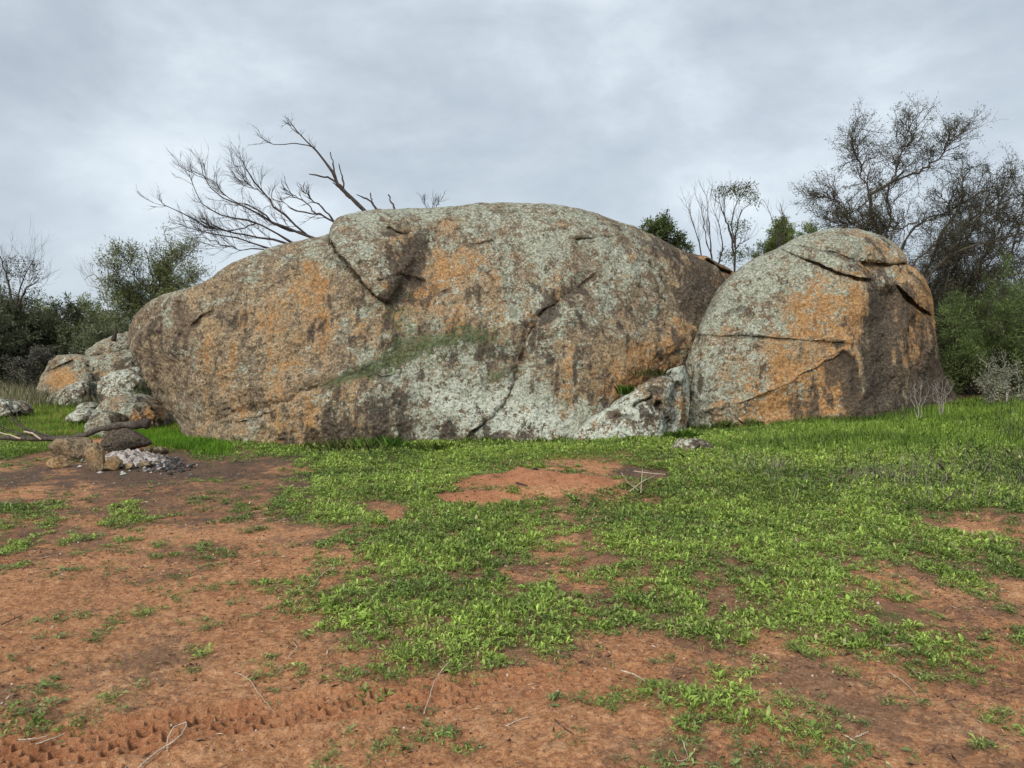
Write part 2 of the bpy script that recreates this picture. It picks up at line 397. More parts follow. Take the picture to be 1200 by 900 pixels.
def build_ground():
    r = [1.2]
    while r[-1] < 900:
        q = r[-1]; k = .02 if q < 2.7 else .0019 if q < 4.1 else .0034 if q < 6 else .0062 if q < 15 else .02 if q < 60 else .09
        r.append(q*(1+k))
    r = np.array(r)
    th = np.concatenate([np.linspace(-180, -50, 40)[:-1], np.linspace(-50, -38, 40)[:-1], np.linspace(-38, 0, 420), np.linspace(0, 38, 320)[1:], np.linspace(38, 50, 40)[1:], np.linspace(50, 180, 40)[1:]])
    th = R(1)*th[:-1]
    nr, nt_ = len(r), len(th)
    X = np.outer(r, np.sin(th)).ravel(); Y = np.outer(r, np.cos(th)).ravel()
    Z = terrain_fine(X, Y)
    v = np.stack([X, Y, Z], 1)
    i = np.arange(nr-1)[:, None]*nt_; j = np.arange(nt_)[None, :]; j2 = (j+1) % nt_
    f = np.stack([i+j, i+j2, i+nt_+j2, i+nt_+j], -1).reshape(-1, 4)
    v = np.concatenate([v, [[0, 0, float(Z[:nt_].mean())]]]); c = len(v)-1
    # close the middle under the camera
    jj = np.arange(0, nt_); 
    cov = cover_at(v[:, 0], v[:, 1]); cov = np.clip(cov, 0, 1)*(1-mound_mask(v[:, 0], v[:, 1]))
    cov = np.clip(cov+.5*n2d(v[:, 0], v[:, 1], 1.8, 3, 21), 0, 1)
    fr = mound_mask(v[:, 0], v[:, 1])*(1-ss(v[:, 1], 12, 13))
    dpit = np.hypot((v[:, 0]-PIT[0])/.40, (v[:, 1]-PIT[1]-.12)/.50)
    bn_pit_shade = np.maximum(burn_mask(v[:, 0], v[:, 1]), 1.0*(1-ss(dpit, .7, 1.35)))  # burnt soil, plus the burrow hollow's shade painted into the soil colour
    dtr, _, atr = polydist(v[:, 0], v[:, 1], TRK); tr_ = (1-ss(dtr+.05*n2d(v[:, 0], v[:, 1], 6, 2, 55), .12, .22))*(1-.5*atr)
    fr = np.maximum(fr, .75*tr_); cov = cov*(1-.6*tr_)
    fr = fr*ss(dpit, .8, 1.5); m1 = np.stack([bn_pit_shade, cov, fr], 1)
    tri = np.stack([np.full(nt_, c), np.roll(jj, -1), jj], 1)
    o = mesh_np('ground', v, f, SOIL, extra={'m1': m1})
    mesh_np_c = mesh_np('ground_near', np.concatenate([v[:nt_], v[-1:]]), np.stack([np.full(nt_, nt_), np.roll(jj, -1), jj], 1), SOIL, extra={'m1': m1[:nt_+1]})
    tag(o, kind='structure'); tag(mesh_np_c, kind='structure')
build_ground()
def TZ(x, y): return float(terrain(np.array([x], float), np.array([y], float))[0])

# ------------------------------------------------------------------ boulders built column by column round their real girth
def spl(pts, q):
    """monotone-ish smooth interpolation through points"""
    pts = np.array(pts, float); x, y = pts.T
    lin = np.interp(q, x, y)
    d = np.diff(y)/np.diff(x); m = np.zeros(len(x)); m[0] = d[0]; m[-1] = d[-1]
    ok = d[1:]*d[:-1] > 0
    m[1:-1] = np.where(ok, 2*d[1:]*d[:-1]/np.where(ok, d[1:]+d[:-1], 1), 0)
    k = np.clip(np.searchsorted(x, q)-1, 0, len(x)-2); h = x[k+1]-x[k]; t = np.clip((q-x[k])/h, 0, 1)
    return (2*t**3-3*t**2+1)*y[k]+(t**3-2*t**2+t)*h*m[k]+(-2*t**3+3*t**2)*y[k+1]+(t**3-t**2)*h*m[k+1]
def vnormals(v, f):
    n = np.zeros_like(v); a = v[f[:, 0]]; b = v[f[:, 1]]; c = v[f[:, 2]]; d = v[f[:, 3]]
    fn = np.cross(c-a, d-b)
    for k in range(4): 
        for ax in range(3): n[:, ax] += np.bincount(f[:, k], fn[:, ax], len(v))
    return n/np.maximum(np.linalg.norm(n, axis=1, keepdims=True), 1e-9)
def boulder(name, top, bot, Yb, lean, back, nu, nv, nb, cracks=(), under=0.0, bulges=(), masks=None, disp=(.10, .035, .012), seed=1, flat=.35, label=None, cat='boulder', group=None, crackw=1.0, midv=1.0):
    x0, x1 = top[0][0], top[-1][0]
    s = -np.cos(np.linspace(0, math.pi, nu)); s = .45*s+.55*np.linspace(-1, 1, nu)
    px = (x0+x1)/2+(x1-x0)/2*s
    tp = spl(top, px); bt = spl(bot, px)
    v = np.linspace(0, 1, nv); v = .75*v+.25*(1-np.cos(v*math.pi/2))**1.0 if False else v
    PX = np.repeat(px[:, None], nv, 1); V = np.repeat(v[None, :], nu, 0)
    PY = bt[:, None]*(1-V)+tp[:, None]*V
    yb = spl(Yb, px) if hasattr(Yb, '__len__') else np.full(nu, float(Yb))
    ln = spl(lean, px) if hasattr(lean, '__len__') else np.full(nu, float(lean))
    if not hasattr(Yb, '__len__'):
        yb = yb+ln*(1-np.sqrt(np.clip(1-s*s, 0, 1))); ln = ln*np.sqrt(np.clip(1-s**4, 0, 1))
    un = spl(under, px) if hasattr(under, '__len__') else np.full(nu, float(under))
    D = yb[:, None]+ln[:, None]*(flat*V+(1-flat)*(1-np.sqrt(np.clip(1-V*V, 0, 1))))+un[:, None]*(1-V)**2.2
    C = np.zeros_like(D)
    wob = 2.5*pn(np.stack([PX/14, PY/14, np.full_like(PX, seed*3.3)], -1))*crackw
    for pts, wd, dep, step, side, L in cracks:
        d, sd_, arc = polydist(PX+wob, PY+wob*.7, pts)
        fade = ss(arc, 0, .12)*(1-ss(arc, .88, 1.0))
        D = D+dep*np.exp(-(d/wd)**2)*fade
        C = np.maximum(C, (.9*np.exp(-(d/(wd*1.05))**2)*fade if dep > 0.02 and wd < 6*crackw+1 else 0))
        if step:
            on = ss(d*sd_*side, -.8, 1.4)
            D = D-step*on*np.exp(-np.maximum(d*sd_*side, 0)/L)*fade
    for (bx, by, rx, ry, rot, amt) in bulges:
        c_, s_ = math.cos(R(rot)), math.sin(R(rot))
        ux = ((PX-bx)*c_+(PY-by)*s_)/rx; uy = (-(PX-bx)*s_+(PY-by)*c_)/ry
        D = D-amt*np.exp(-(ux*ux+uy*uy))
    edge = np.minimum(1, np.sqrt(np.clip(1-s*s, 0, 1))*2.2)[:, None]*(1-V**6)
    D = yb[:, None]*0+D
    F = P(PX, PY, D)
    # back half in world space, from the ridge down behind
    rid = F[:, -1, :]; zb = F[:, 0, 2]
    B = (spl(back, px) if hasattr(back, '__len__') else float(back)*np.sqrt(np.clip(1-s*s, 0.0, 1)))+.02
    ph = np.linspace(0, math.pi/2, nb+1)[1:]
    Bk = np.stack([rid[:, None, 0]*np.ones(nb), rid[:, None, 1]+B[:, None]*np.sin(ph), zb[:, None]+(rid[:, 2]-zb)[:, None]*np.cos(ph)**.8], -1)
    Gd = np.concatenate([F, Bk], 1); nc = nv+nb
    vv = Gd.reshape(-1, 3)
    i = np.arange(nu-1)[:, None]*nc; j = np.arange(nc)[None, :]; j2 = (j+1) % nc
    f = np.stack([i+j, i+nc+j, i+nc+j2, i+j2], -1).reshape(-1, 4)
    n = vnormals(vv, f)
    if np.sum(n[nc*(nu//2)+nv//2]*np.array([0, -1, 0])) < 0: n = -n; f = f[:, ::-1]
    q = fbm(vv, .8, 3, .5, seed)*disp[0]*1.6+fbm(vv, 3.2, 3, .55, seed+50)*disp[1]*1.7+fbm(vv, 13, 2, .6, seed+90)*disp[2]*1.6
    endf = np.repeat(np.minimum(1, np.sqrt(np.clip(1-s*s, 0, 1))*3+.1), nc)*np.tile(np.concatenate([1-.6*np.linspace(0, 1, nv)**10, np.linspace(.4, 1, nb)]), nu)
    vv = vv+n*(q*endf)[:, None]
    # masks, sampled where the photo shows them; the far side carries on from the crest
    fpx = np.concatenate([PX, np.repeat(px[:, None], nb, 1)], 1).ravel()
    fpy = np.concatenate([PY, np.repeat(tp[:, None], nb, 1)+np.linspace(0, 30, nb)[None]], 1).ravel()
    crk = np.concatenate([C, np.zeros((nu, nb))], 1).ravel()
    m1, m2 = masks(fpx, fpy, vv)
    vs_ = vv*np.array([1.1, 1.1, .28])
    m1[:, 0] = .05+.73*m1[:, 0]+.42*fbm(vv, 1.9, 4, .7, seed+5)*midv
    m1[:, 1] = m1[:, 1]+.45*fbm(vs_, 2.2, 4, .7, seed+6)*midv
    m1[:, 2] = .03+.90*m1[:, 2]+.50*fbm(vs_, 2.4, 4, .7, seed+7)*midv
    m2[:, 2] = np.maximum(m2[:, 2], crk)
    o = mesh_np(name, vv, f, ROCK, extra={'m1': m1, 'm2': m2})
    tag(o, label, cat, group)
    return o
def ell(px, py, cx, cy, rx, ry, rot=0):
    c_, s_ = math.cos(R(rot)), math.sin(R(rot))
    ux = ((px-cx)*c_+(py-cy)*s_)/rx; uy = (-(px-cx)*s_+(py-cy)*c_)/ry
    return np.exp(-(ux*ux+uy*uy))

ML = ["777777788888888864333","777777677556777888532","777654364335777786343"[:21],"665332235533466576734"[:21],
      "333222224544664655322","224322234577866543321","222333333589998864221","224333234489999985222","223222112257799995222"]
ML = ["777777788888888864333","777777677556777888532","777654366433577678634","665332235533466576734",
      "333222224544664655322","224322234577866543321","223333335899988642221","224333234489999852222","223222112257799952222"]
MO = ["000000000000000000000","000001211233211111234","001234522667532324433"[:21],"113445643667534311243",
      "124556654456543223453","123555553234443357763","112555543222234578753","113666654322234778653","113666654333334566653"]
MK = ["000000000000000012344","000000111432111112456","000001112742112212466","111122123652333522476",
      "342222222354345432468"[:21],"443222223444444433458","553222124411111233468","564223346521111255688","564224678742322377788"]
def main_masks(px, py, v):
    L = grid_sample(ML, 150, 35, 240, 35, px, py); O = grid_sample(MO, 150, 35, 240, 35, px, py); K = grid_sample(MK, 150, 35, 240, 35, px, py)
    O = O*(1-.24*ss(-px, -440, -300))
    L = L-.16*ss(-px, -430, -250)*ss(py, 285, 330)-.25*ell(px, py, 700, 420, 55, 45, 20)-.3*ell(px, py, 800, 340, 40, 70, 15)
    L = L-.4*(ell(px, py, 532, 264, 26, 6, -8)+ell(px, py, 595, 248, 18, 4)+ell(px, py, 588, 268, 14, 6, -15)+ell(px, py, 655, 264, 12, 5, -20)+ell(px, py, 748, 268, 40, 9, 25))
    O = O+.35*(ell(px, py, 532, 264, 26, 6, -8)+ell(px, py, 595, 248, 18, 4)+ell(px, py, 655, 264, 12, 5, -20)+ell(px, py, 741, 303, 9, 5)+.5*ell(px, py, 795, 400, 22, 14))
    K = K+.3*ell(px, py, 748, 268, 42, 9, 25)+.25*ell(px, py, 800, 330, 35, 60, 15)+.3*ell(px, py, 395, 505, 60, 18)-.15*ell(px, py, 330, 420, 60, 60)
    O = O+.12*ell(px, py, 520, 320, 40, 35)+.3*ell(px, py, 462, 300, 12, 20)+.3*ell(px, py, 735, 455, 50, 18, -35)+.3*ell(px, py, 370, 340, 22, 50)
    Mo = .75*ell(px, py, 466, 418, 42, 15, -28)+.95*ell(px, py, 412, 441, 36, 7, -22)+.68*ell(px, py, 556, 396, 36, 17, 10)+.5*ell(px, py, 585, 440, 24, 13, -20)+.42*ell(px, py, 470, 375, 20, 34, 10)+.45*ell(px, py, 515, 402, 26, 16)
    K = K+.75*ell(px, py, 489, 298, 12, 34, 8)+.35*ell(px, py, 505, 440, 16, 10)+.35*ell(px, py, 600, 510, 26, 8)+.45*ell(px, py, 458, 355, 13, 36, 14)+.25*ell(px, py, 453, 300, 8, 30, 0)+.3*ell(px, py, 545, 350, 30, 8, -20)+.5*ell(px, py, 655, 350, 30, 10, -38)+.3*ell(px, py, 612, 400, 8, 50, 8)
    K = K+.55*ell(px, py, 525, 512, 12, 16, 0)
    W = .75*ell(px, py, 530, 470, 65, 34, 12)+.95*ell(px, py, 630, 500, 62, 26, -8)+.4*ell(px, py, 600, 450, 40, 30)+.5*ell(px, py, 740, 310, 60, 40, 30)
    wl = .62*np.maximum.reduce([np.exp(-(polydist(px, py, pts)[0]/1.5)**2) for pts in ([(303, 392), (298, 408), (296, 425)], [(325, 405), (340, 408), (356, 400)], [(328, 408), (332, 420)], [(268, 452), (282, 456), (295, 446)])])
    W = np.maximum(W, wl); L = np.maximum(L, wl)
    O = O-.25*ell(px, py, 330, 420, 90, 60)*0
    return np.stack([L, O, K], 1), np.stack([Mo, W, np.zeros_like(W)], 1)
boulder('boulder',
  [(150,396),(151.5,385),(157,372),(170,357),(190,345),(230,333),(280,305),(320,288),(360,278),(383,274),(388,264),(396,256),(412,250),(440,245),(500,242),(560,239),(620,237),(650,239),(700,250),(740,264),(780,283),(815,300),(838,312),(850,330),(857,352)],
  [(150,400),(152,408),(158,422),(168,437),(180,455),(195,478),(208,500),(222,519),(240,530),(300,533),(400,531),(540,533),(600,531),(650,527),(690,526),(800,520),(830,512),(850,470),(857,380)],
  [(150,15.9),(156,15.2),(168,14.8),(190,14.5),(230,14.0),(300,13.6),(400,13.35),(540,13.3),(640,13.45),(720,13.95),(790,14.9),(835,15.9),(857,17)],
  [(150,0.05),(170,.5),(230,1.0),(400,2.4),(600,3.0),(750,2.5),(830,1.2),(857,.3)],
  [(150,0.05),(155,1.2),(180,2.4),(250,3.5),(500,4.5),(750,4),(840,2),(857,.1)],
  640, 300, 36,
  cracks=[([(381,268),(386,283),(396,300),(408,315),(422,330),(440,345),(458,358)], 1.2, .12, .24, -1, 60),
          ([(704,316),(675,338),(650,355),(626,374)], 1.1, .035, .06, 1, 30),
          ([(640,362),(618,392),(608,425),(602,455)], 7, .10, .05, 1, 40),
          ([(606,440),(590,472),(568,495),(548,514),(540,522)], 1.1, .06, .10, 1, 40),
          ([(700,320),(682,330),(660,346),(644,362)], 8, .12, 0, 1, 10),
          ([(222,500),(262,492),(320,478),(360,462),(395,448),(440,436),(470,432)], 9, .10, .34, 1, 70),
          ([(455,266),(464,272),(480,276)], 2.4, .12, .08, -1, 14), ([(538,268),(549,288),(565,286),(582,281)], 1.8, .07, .05, 1, 20),
          ([(668,281),(695,279),(730,277)], 1.8, .07, .06, -1, 20), ([(575,249),(592,246),(610,246)], 1.8, .06, .03, 1, 15),
          ([(212,350),(213,365),(215,385),(214,400)], 5, .08, 0, 1, 15), ([(222,385),(235,372),(250,365)], 1.8, .06, .04, 1, 15),
          ([(330,300),(350,308),(366,301)], 1.8, .05, .05, 1, 15), ([(376,302),(392,304),(402,314)], 1.6, .05, .03, 1, 15), 
          ([(505,330),(515,345),(530,336)], 2, .04, 0, 1, 10), ([(745,280),(790,300),(830,330)], 3, .05, .07, 1, 30),
          ([(440,330),(470,322),(500,330)], 2.2, .05, .04, -1, 12), ([(560,310),(580,330),(570,350)], 2.2, .05, .03, -1, 15)],
  under=[(150,.0),(165,.4),(200,.9),(230,.4),(260,.1),(400,.0),(857,.0)],
  bulges=[(790,402,26,20,0,.28),(430,300,45,38,40,.22),(330,510,90,14,-6,.08),(430,500,60,26,0,.10),(700,400,60,60,0,.2),(680,520,90,20,0,.15),(500,300,30,60,10,-.12),(590,460,25,60,25,-.12),(240,400,40,60,0,.12),(760,470,40,30,-30,-.25)],
  masks=main_masks, disp=(.075, .024, .013), seed=3,
  label="huge whaleback granite boulder, grey-green and white lichen over tan rock, filling the middle", cat='boulder')

RL = ["888888865531","777888876431","678888543221","678875321000","677763210000","676632210000","787422220000","786222221000","785233321000"]
RO = ["222222356552","222222345662","222235664672","222248882572","223468881361","223697871540","223898761420","214998652210","215876642210"]
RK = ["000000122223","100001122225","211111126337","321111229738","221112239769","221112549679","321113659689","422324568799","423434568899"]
def right_masks(px, py, v):
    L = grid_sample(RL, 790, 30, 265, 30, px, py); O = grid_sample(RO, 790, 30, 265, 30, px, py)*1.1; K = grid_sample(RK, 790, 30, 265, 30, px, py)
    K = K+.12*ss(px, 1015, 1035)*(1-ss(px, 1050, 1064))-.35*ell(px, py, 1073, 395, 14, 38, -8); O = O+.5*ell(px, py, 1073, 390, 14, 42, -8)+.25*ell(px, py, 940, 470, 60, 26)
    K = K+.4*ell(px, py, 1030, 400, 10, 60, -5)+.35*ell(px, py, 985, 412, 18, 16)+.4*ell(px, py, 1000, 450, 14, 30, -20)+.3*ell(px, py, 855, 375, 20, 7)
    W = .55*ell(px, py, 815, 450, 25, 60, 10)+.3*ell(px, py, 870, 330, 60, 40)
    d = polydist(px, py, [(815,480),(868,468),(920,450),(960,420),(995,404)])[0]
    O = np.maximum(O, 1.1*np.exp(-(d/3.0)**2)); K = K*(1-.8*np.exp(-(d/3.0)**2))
    return np.stack([L, O, K], 1), np.stack([0*W, W, 0*W], 1)
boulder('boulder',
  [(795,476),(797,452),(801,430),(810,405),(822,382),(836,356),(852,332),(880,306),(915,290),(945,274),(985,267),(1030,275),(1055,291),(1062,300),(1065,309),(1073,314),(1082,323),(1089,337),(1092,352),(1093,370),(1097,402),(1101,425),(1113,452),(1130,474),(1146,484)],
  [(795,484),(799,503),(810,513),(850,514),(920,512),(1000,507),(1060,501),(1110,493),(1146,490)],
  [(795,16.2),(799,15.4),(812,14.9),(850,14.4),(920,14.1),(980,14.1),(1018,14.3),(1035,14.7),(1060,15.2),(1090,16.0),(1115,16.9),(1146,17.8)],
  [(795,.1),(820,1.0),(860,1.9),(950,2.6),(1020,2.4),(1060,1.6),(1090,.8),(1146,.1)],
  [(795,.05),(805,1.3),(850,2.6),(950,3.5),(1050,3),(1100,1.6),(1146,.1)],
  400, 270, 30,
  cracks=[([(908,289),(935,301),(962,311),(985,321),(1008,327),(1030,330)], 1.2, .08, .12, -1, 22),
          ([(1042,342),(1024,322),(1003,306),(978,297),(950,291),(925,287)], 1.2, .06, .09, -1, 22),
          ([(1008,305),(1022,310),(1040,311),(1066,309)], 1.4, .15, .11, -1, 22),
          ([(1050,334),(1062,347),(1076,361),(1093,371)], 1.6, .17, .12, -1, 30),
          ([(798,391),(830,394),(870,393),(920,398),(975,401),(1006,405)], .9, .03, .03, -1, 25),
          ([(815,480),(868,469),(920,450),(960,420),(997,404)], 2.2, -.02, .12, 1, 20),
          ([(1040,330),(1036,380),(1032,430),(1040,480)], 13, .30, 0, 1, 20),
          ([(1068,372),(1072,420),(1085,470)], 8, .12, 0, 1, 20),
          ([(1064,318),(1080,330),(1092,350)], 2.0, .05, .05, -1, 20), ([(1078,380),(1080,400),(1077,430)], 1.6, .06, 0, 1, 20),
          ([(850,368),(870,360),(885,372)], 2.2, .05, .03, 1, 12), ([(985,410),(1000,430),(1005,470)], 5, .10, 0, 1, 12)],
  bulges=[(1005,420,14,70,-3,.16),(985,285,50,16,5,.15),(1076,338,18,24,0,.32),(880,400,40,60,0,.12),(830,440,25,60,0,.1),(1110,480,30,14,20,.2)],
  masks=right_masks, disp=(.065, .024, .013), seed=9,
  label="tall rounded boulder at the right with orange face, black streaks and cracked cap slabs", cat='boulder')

def simple_masks(L, O, K, W=0, Mo=0, spots=()):
    def f(px, py, v):
        n = .3*fbm(v, 2.5, 4, .7, 5)
        l = L*.9+n; o = O+.1-n; k = K+.17+.5*fbm(v, 3.5, 3, .7, 15); m = Mo+0*n; w_ = W+0*n
        for (cx, cy, rx, ry, dl, do, dk, dm) in spots:
            e = ell(px, py, cx, cy, rx, ry); l = l+dl*e; o = o+do*e; k = k+dk*e; m = m+dm*e
        return np.stack([l, o, k], 1), np.stack([m, w_, 0*n], 1)
    return f
# wedge rock between the two big ones
boulder('wedge_boulder', [(672,509),(690,494),(712,478),(735,462),(756,448),(775,438),(790,431),(800,428),(806,434),(808,450)],
  [(672,514),(690,520),(735,521),(780,520),(796,516),(804,505),(808,470)],
  [(672,13.25),(700,13.0),(740,12.95),(775,13.15),(795,13.6),(808,14.4)], [(672,.1),(700,.45),(750,.9),(808,.8)], 1.2, 150, 90, 14,
  cracks=[([(768,470),(778,485),(784,500),(786,515)], 4, .16, 0, 1, 12), ([(740,478),(750,470),(766,465)], 2.2, .08, .10, -1, 16), ([(700,500),(725,488),(745,486)], 2, .05, .06, 1, 12), ([(795,445),(790,470),(792,500)], 5, .2, 0, 1, 10)],
  bulges=[(800,480,8,16,0,.1)],
  masks=simple_masks(1.0, .1, -.02, .9, 0, [(772,470,14,28,-.5,.2,.5,0),(800,480,9,18,-.7,1.0,-.1,0),(752,455,14,8,-.3,.1,.3,.2),(760,492,9,9,-.5,0,.6,0),(722,488,10,6,-.4,0,.5,0)]), disp=(.035, .025, .016), seed=21,
  label="low wedge of white-lichened rock leaning between the two big boulders", cat='boulder')
boulder('ledge_rock', [(795,296),(812,297),(828,300),(845,309),(857,316),(862,322)], [(795,330),(812,345),(828,350),(845,345),(857,335),(862,326)], 18.2, .8, 1.5, 60, 40, 10,
  cracks=[([(826,302),(840,314),(858,321)], 2.2, .3, .2, -1, 10)], masks=simple_masks(.15, .75, .35), disp=(.05, .03, .01), seed=22,
  label="small reddish ledge of rock showing in the notch between the two big boulders", cat='rock')
# the heap of boulders left of the big one
SM = [
 ('slab_boulder', [(98,419),(103,410),(113,402),(128,395),(142,390),(156,389),(163,396)], [(98,424),(108,428),(125,430),(150,428),(163,420)], 21.5, 1.2, 2.2, [([(100,419),(125,414),(140,412),(160,409)], 1.6, .1, .1, -1, 10)],
   simple_masks(.85, .15, .1, .3), "upper grey-green lichened slab, topmost of the heap beside the big boulder's left end"),
 ('slab_boulder', [(105,425),(112,418),(125,414),(140,412),(158,410),(168,420)], [(105,434),(118,444),(135,447),(155,444),(168,436)], 20.6, 1.0, 1.8, [],
   simple_masks(.8, .15, .15, .3, 0, [(145,432,10,4,-.6,0,.8,0),(118,438,12,4,-.6,.4,.2,0)]), "lower grey lichened slab under the topmost slab of the left heap"),
 ('round_boulder', [(41,463),(45,451),(51,436),(58,424),(68,417),(84,415),(100,418),(112,428),(122,440),(131,447)], [(41,468),(50,474),(70,476),(100,472),(120,462),(131,452)], 23.5, 1.7, 2.0,
   [([(52,437),(70,428),(88,421)], 2, .08, .12, -1, 8)],
   simple_masks(.72, .3, .12, .2, 0, [(73,447,17,14,-.9,1.0,-.1,0),(60,425,9,6,-.3,0,.3,0)]), "rounded boulder with a bright orange broken face at the heap's left"),
 ('low_boulder', [(54,469),(64,460),(76,452),(90,447),(101,446),(107,452),(109,462)], [(54,472),(70,475),(90,475),(104,473),(109,468)], 22.3, .9, 1.2, [([(98,448),(100,460),(98,470)], 2, .06, 0, 1, 5)],
   simple_masks(.85, .1, .1, .7, 0, [(100,462,5,10,-.5,0,.7,0)]), "pale grey low rock in front of the orange-faced boulder"),
 ('speckled_boulder', [(114,462),(115,452),(120,443),(130,437),(145,432),(158,431),(168,440),(176,456)], [(114,468),(122,474),(140,474),(158,472),(170,470),(176,464)], 18.8, 1.0, 1.5, [],
   simple_masks(.85, .05, .22, .9, 0, [(168,458,14,10,-.6,0,.2,.9),(120,466,6,6,-.5,0,.7,0)]), "white speckled boulder with a mossy right flank tucked against the big boulder"),
 ('round_boulder', [(104,496),(106,486),(112,477),(122,468),(136,463),(152,462),(168,467),(180,477),(188,490),(190,497)], [(104,502),(112,510),(140,514),(170,510),(185,504),(190,500)], 15.6, 1.1, 1.4, [([(104,490),(120,486),(132,485),(141,492)], 1.8, .08, .1, -1, 8)],
   simple_masks(.78, .2, .1, .35, 0, [(163,490,22,14,-.6,.7,.0,0),(180,480,10,12,-.6,.3,.3,0)]), "smooth rounded grey boulder with rusty right side behind the fire ring"),
 ('small_boulder', [(103,503),(105,494),(112,487),(122,484),(134,486),(140,494),(142,503)], [(103,508),(112,513),(128,514),(138,511),(142,507)], 14.9, .5, .7, [],
   simple_masks(.75, .2, .15, .5, 0, [(136,494,6,8,-.5,.2,.5,0)]), "small grey boulder against the rounded one, just above the burnt branch"),
 ('flat_rock', [(77,489),(84,484),(93,479),(102,479),(108,483)], [(77,492),(88,494),(100,492),(108,488)], 17.2, .5, .6, [], simple_masks(.9, 0, .05, .9), "flat white rock lying in the grass left of the rounded boulder"),
 ('flat_rock', [(89,476),(97,472),(106,471),(114,474)], [(89,479),(98,481),(108,480),(114,478)], 19.0, .35, .4, [], simple_masks(.85, 0, .1, .6), "smallest flat grey stone in the grass below the pale low rock"),
 ('edge_rock', [(-34,474),(-20,466),(0,466),(10,469),(22,474),(29,480)], [(-34,486),(-10,488),(10,487),(20,486),(29,484)], 18.6, .7, .9, [], simple_masks(.75, .1, .3, .8), "low white-topped rock at the very left in the grass"),
 ('grass_stone', [(788,524),(794,518),(803,514.5),(815,514),(826,516.5),(833,522)], [(788,530),(800,534),(820,534),(833,530)], 11.25, .28, .4, [], simple_masks(.5, .1, .25, .95, 0, [(818,523,10,6,-.3,.3,.3,0)]), "small half-buried white and brown stone alone in the grass before the right boulder"),
]
for k, (nm, tp, bt, yb, ln, bk, cr, ms, lb) in enumerate(SM):
    wpx = tp[-1][0]-tp[0][0]
    boulder(nm, tp, bt, yb, ln, bk, max(36, int(wpx*1.1)), max(24, int(wpx*.7)), 12, cracks=cr, masks=ms, disp=(.05, .05, .022) if wpx > 35 else (.012, .012, .006), seed=40+k, label=lb, cat='rock' if wpx < 60 else 'boulder', under=.15, crackw=.5, midv=.6)

# ------------------------------------------------------------------ stones of the fire ring
def stone(name, c, size, seed, m1, m2, rz=0, tilt=0, planes=9, sub=4, label=None, cat='stone', group=None):
    import bmesh
    bm = bmesh.new(); bmesh.ops.create_icosphere(bm, subdivisions=sub, radius=1)
    v = np.array([q.co for q in bm.verts]); fs = np.array([[x.index for x in f.verts] for f in bm.faces]); bm.free()
    rg = np.random.default_rng(seed)
    for k in range(planes+5):
        nrm = rg.normal(size=3); nrm /= np.linalg.norm(nrm); d = rg.uniform(.45, .78)
        t = v@nrm; ov = np.maximum(t-d, 0); v = v-nrm*ov[:, None]*.93
    v = v+v*(fbm(v+seed, 1.7, 3, .5, seed)*.08+fbm(v+seed, 6, 3, .6, seed)*.05)[:, None]
    v = v*np.array(size)/2
    ct, st = math.cos(tilt), math.sin(tilt); v = v@np.array([[ct, 0, st], [0, 1, 0], [-st, 0, ct]])
    cz, sz = math.cos(rz), math.sin(rz); v = v@np.array([[cz, sz, 0], [-sz, cz, 0], [0, 0, 1]])
    v = v+np.array(c)
    n = len(v)
    o = mesh_np(name, v, fs, ROCK, extra={'m1': np.tile(m1, (n, 1)), 'm2': np.tile(m2, (n, 1))})
    return tag(o, label, cat, group)
def at(px, py, lift=0.0):
    x, y = gp(px, py); 
    for _ in range(4): x, y = gp(px, py, TZ(x, y)+lift)
    return np.array([x, y, TZ(x, y)+lift])
FG = 'stones of the campfire ring'
ringstones = [
 (140, 531, (.90, .50, .54), 61, (-.3, -.3, 1.0), (0, 0, 0), .05, "wide soot-blackened hearth stone at the back of the campfire ring"),
 (74, 541, (.66, .5, .56), 62, (.0, .45, .40), (0, 0, 0), .2, "dark brown blocky stone at the back left of the campfire ring"),
 (108, 553, (.38, .34, .50), 63, (-.1, .62, -.2), (0, .3, 0), .5, "tallest tan upright stone at the front of the campfire ring"),
 (128, 552, (.38, .3, .28), 64, (-.3, .6, .1), (0, 0, 0), -.3, "brown stone leaning against the right side of the tan upright stone"),
 (61, 549, (.38, .28, .20), 65, (-.1, .7, -.1), (0, 0, 0), .1, "small flat pinkish stone at the front left corner of the campfire ring"),
 (150, 551, (.22, .17, .11), 66, (-.1, .5, .1), (0, 0, 0), .1, "small pink-grey stone just right of the leaning brown stone"),
 (166, 549, (.26, .2, .12), 67, (-.1, .3, .25), (0, 0, 0), .0, "dull purple-brown stone in the front row of the ring"),
 (181, 545, (.2, .15, .08), 68, (.2, .2, .1), (0, .4, 0), .4, "pale stone at the right front of the ash bed"),
 (186, 533, (.32, .24, .18), 69, (.1, .3, .15), (0, .3, 0), .7, "pale brown stone at the far right of the ash bed"),
 (172, 531, (.20, .16, .13), 70, (.0, .4, .2), (0, .2, 0), .2, "reddish stone between the hearth stone and the far right one"),
 (186, 541, (.20, .13, .08), 71, (.5, .1, .0), (0, .7, 0), .2, "whitest flat stone at the right edge of the ash bed"),
 (143, 557, (.12, .09, .05), 72, (.6, .0, .0), (0, .8, 0), .1, "tiny white stone chip in front of the fire ring")]
for (px, py, sz, sd_, m1, m2, rz, lb) in ringstones:
    c = at(px, py); stone('fire_stone', c+np.array([0, sz[1]*.3, sz[2]*.36]), sz, sd_, m1, m2, rz, .08, 10, 4 if sz[0] > .25 else 3, lb, 'stone', FG)
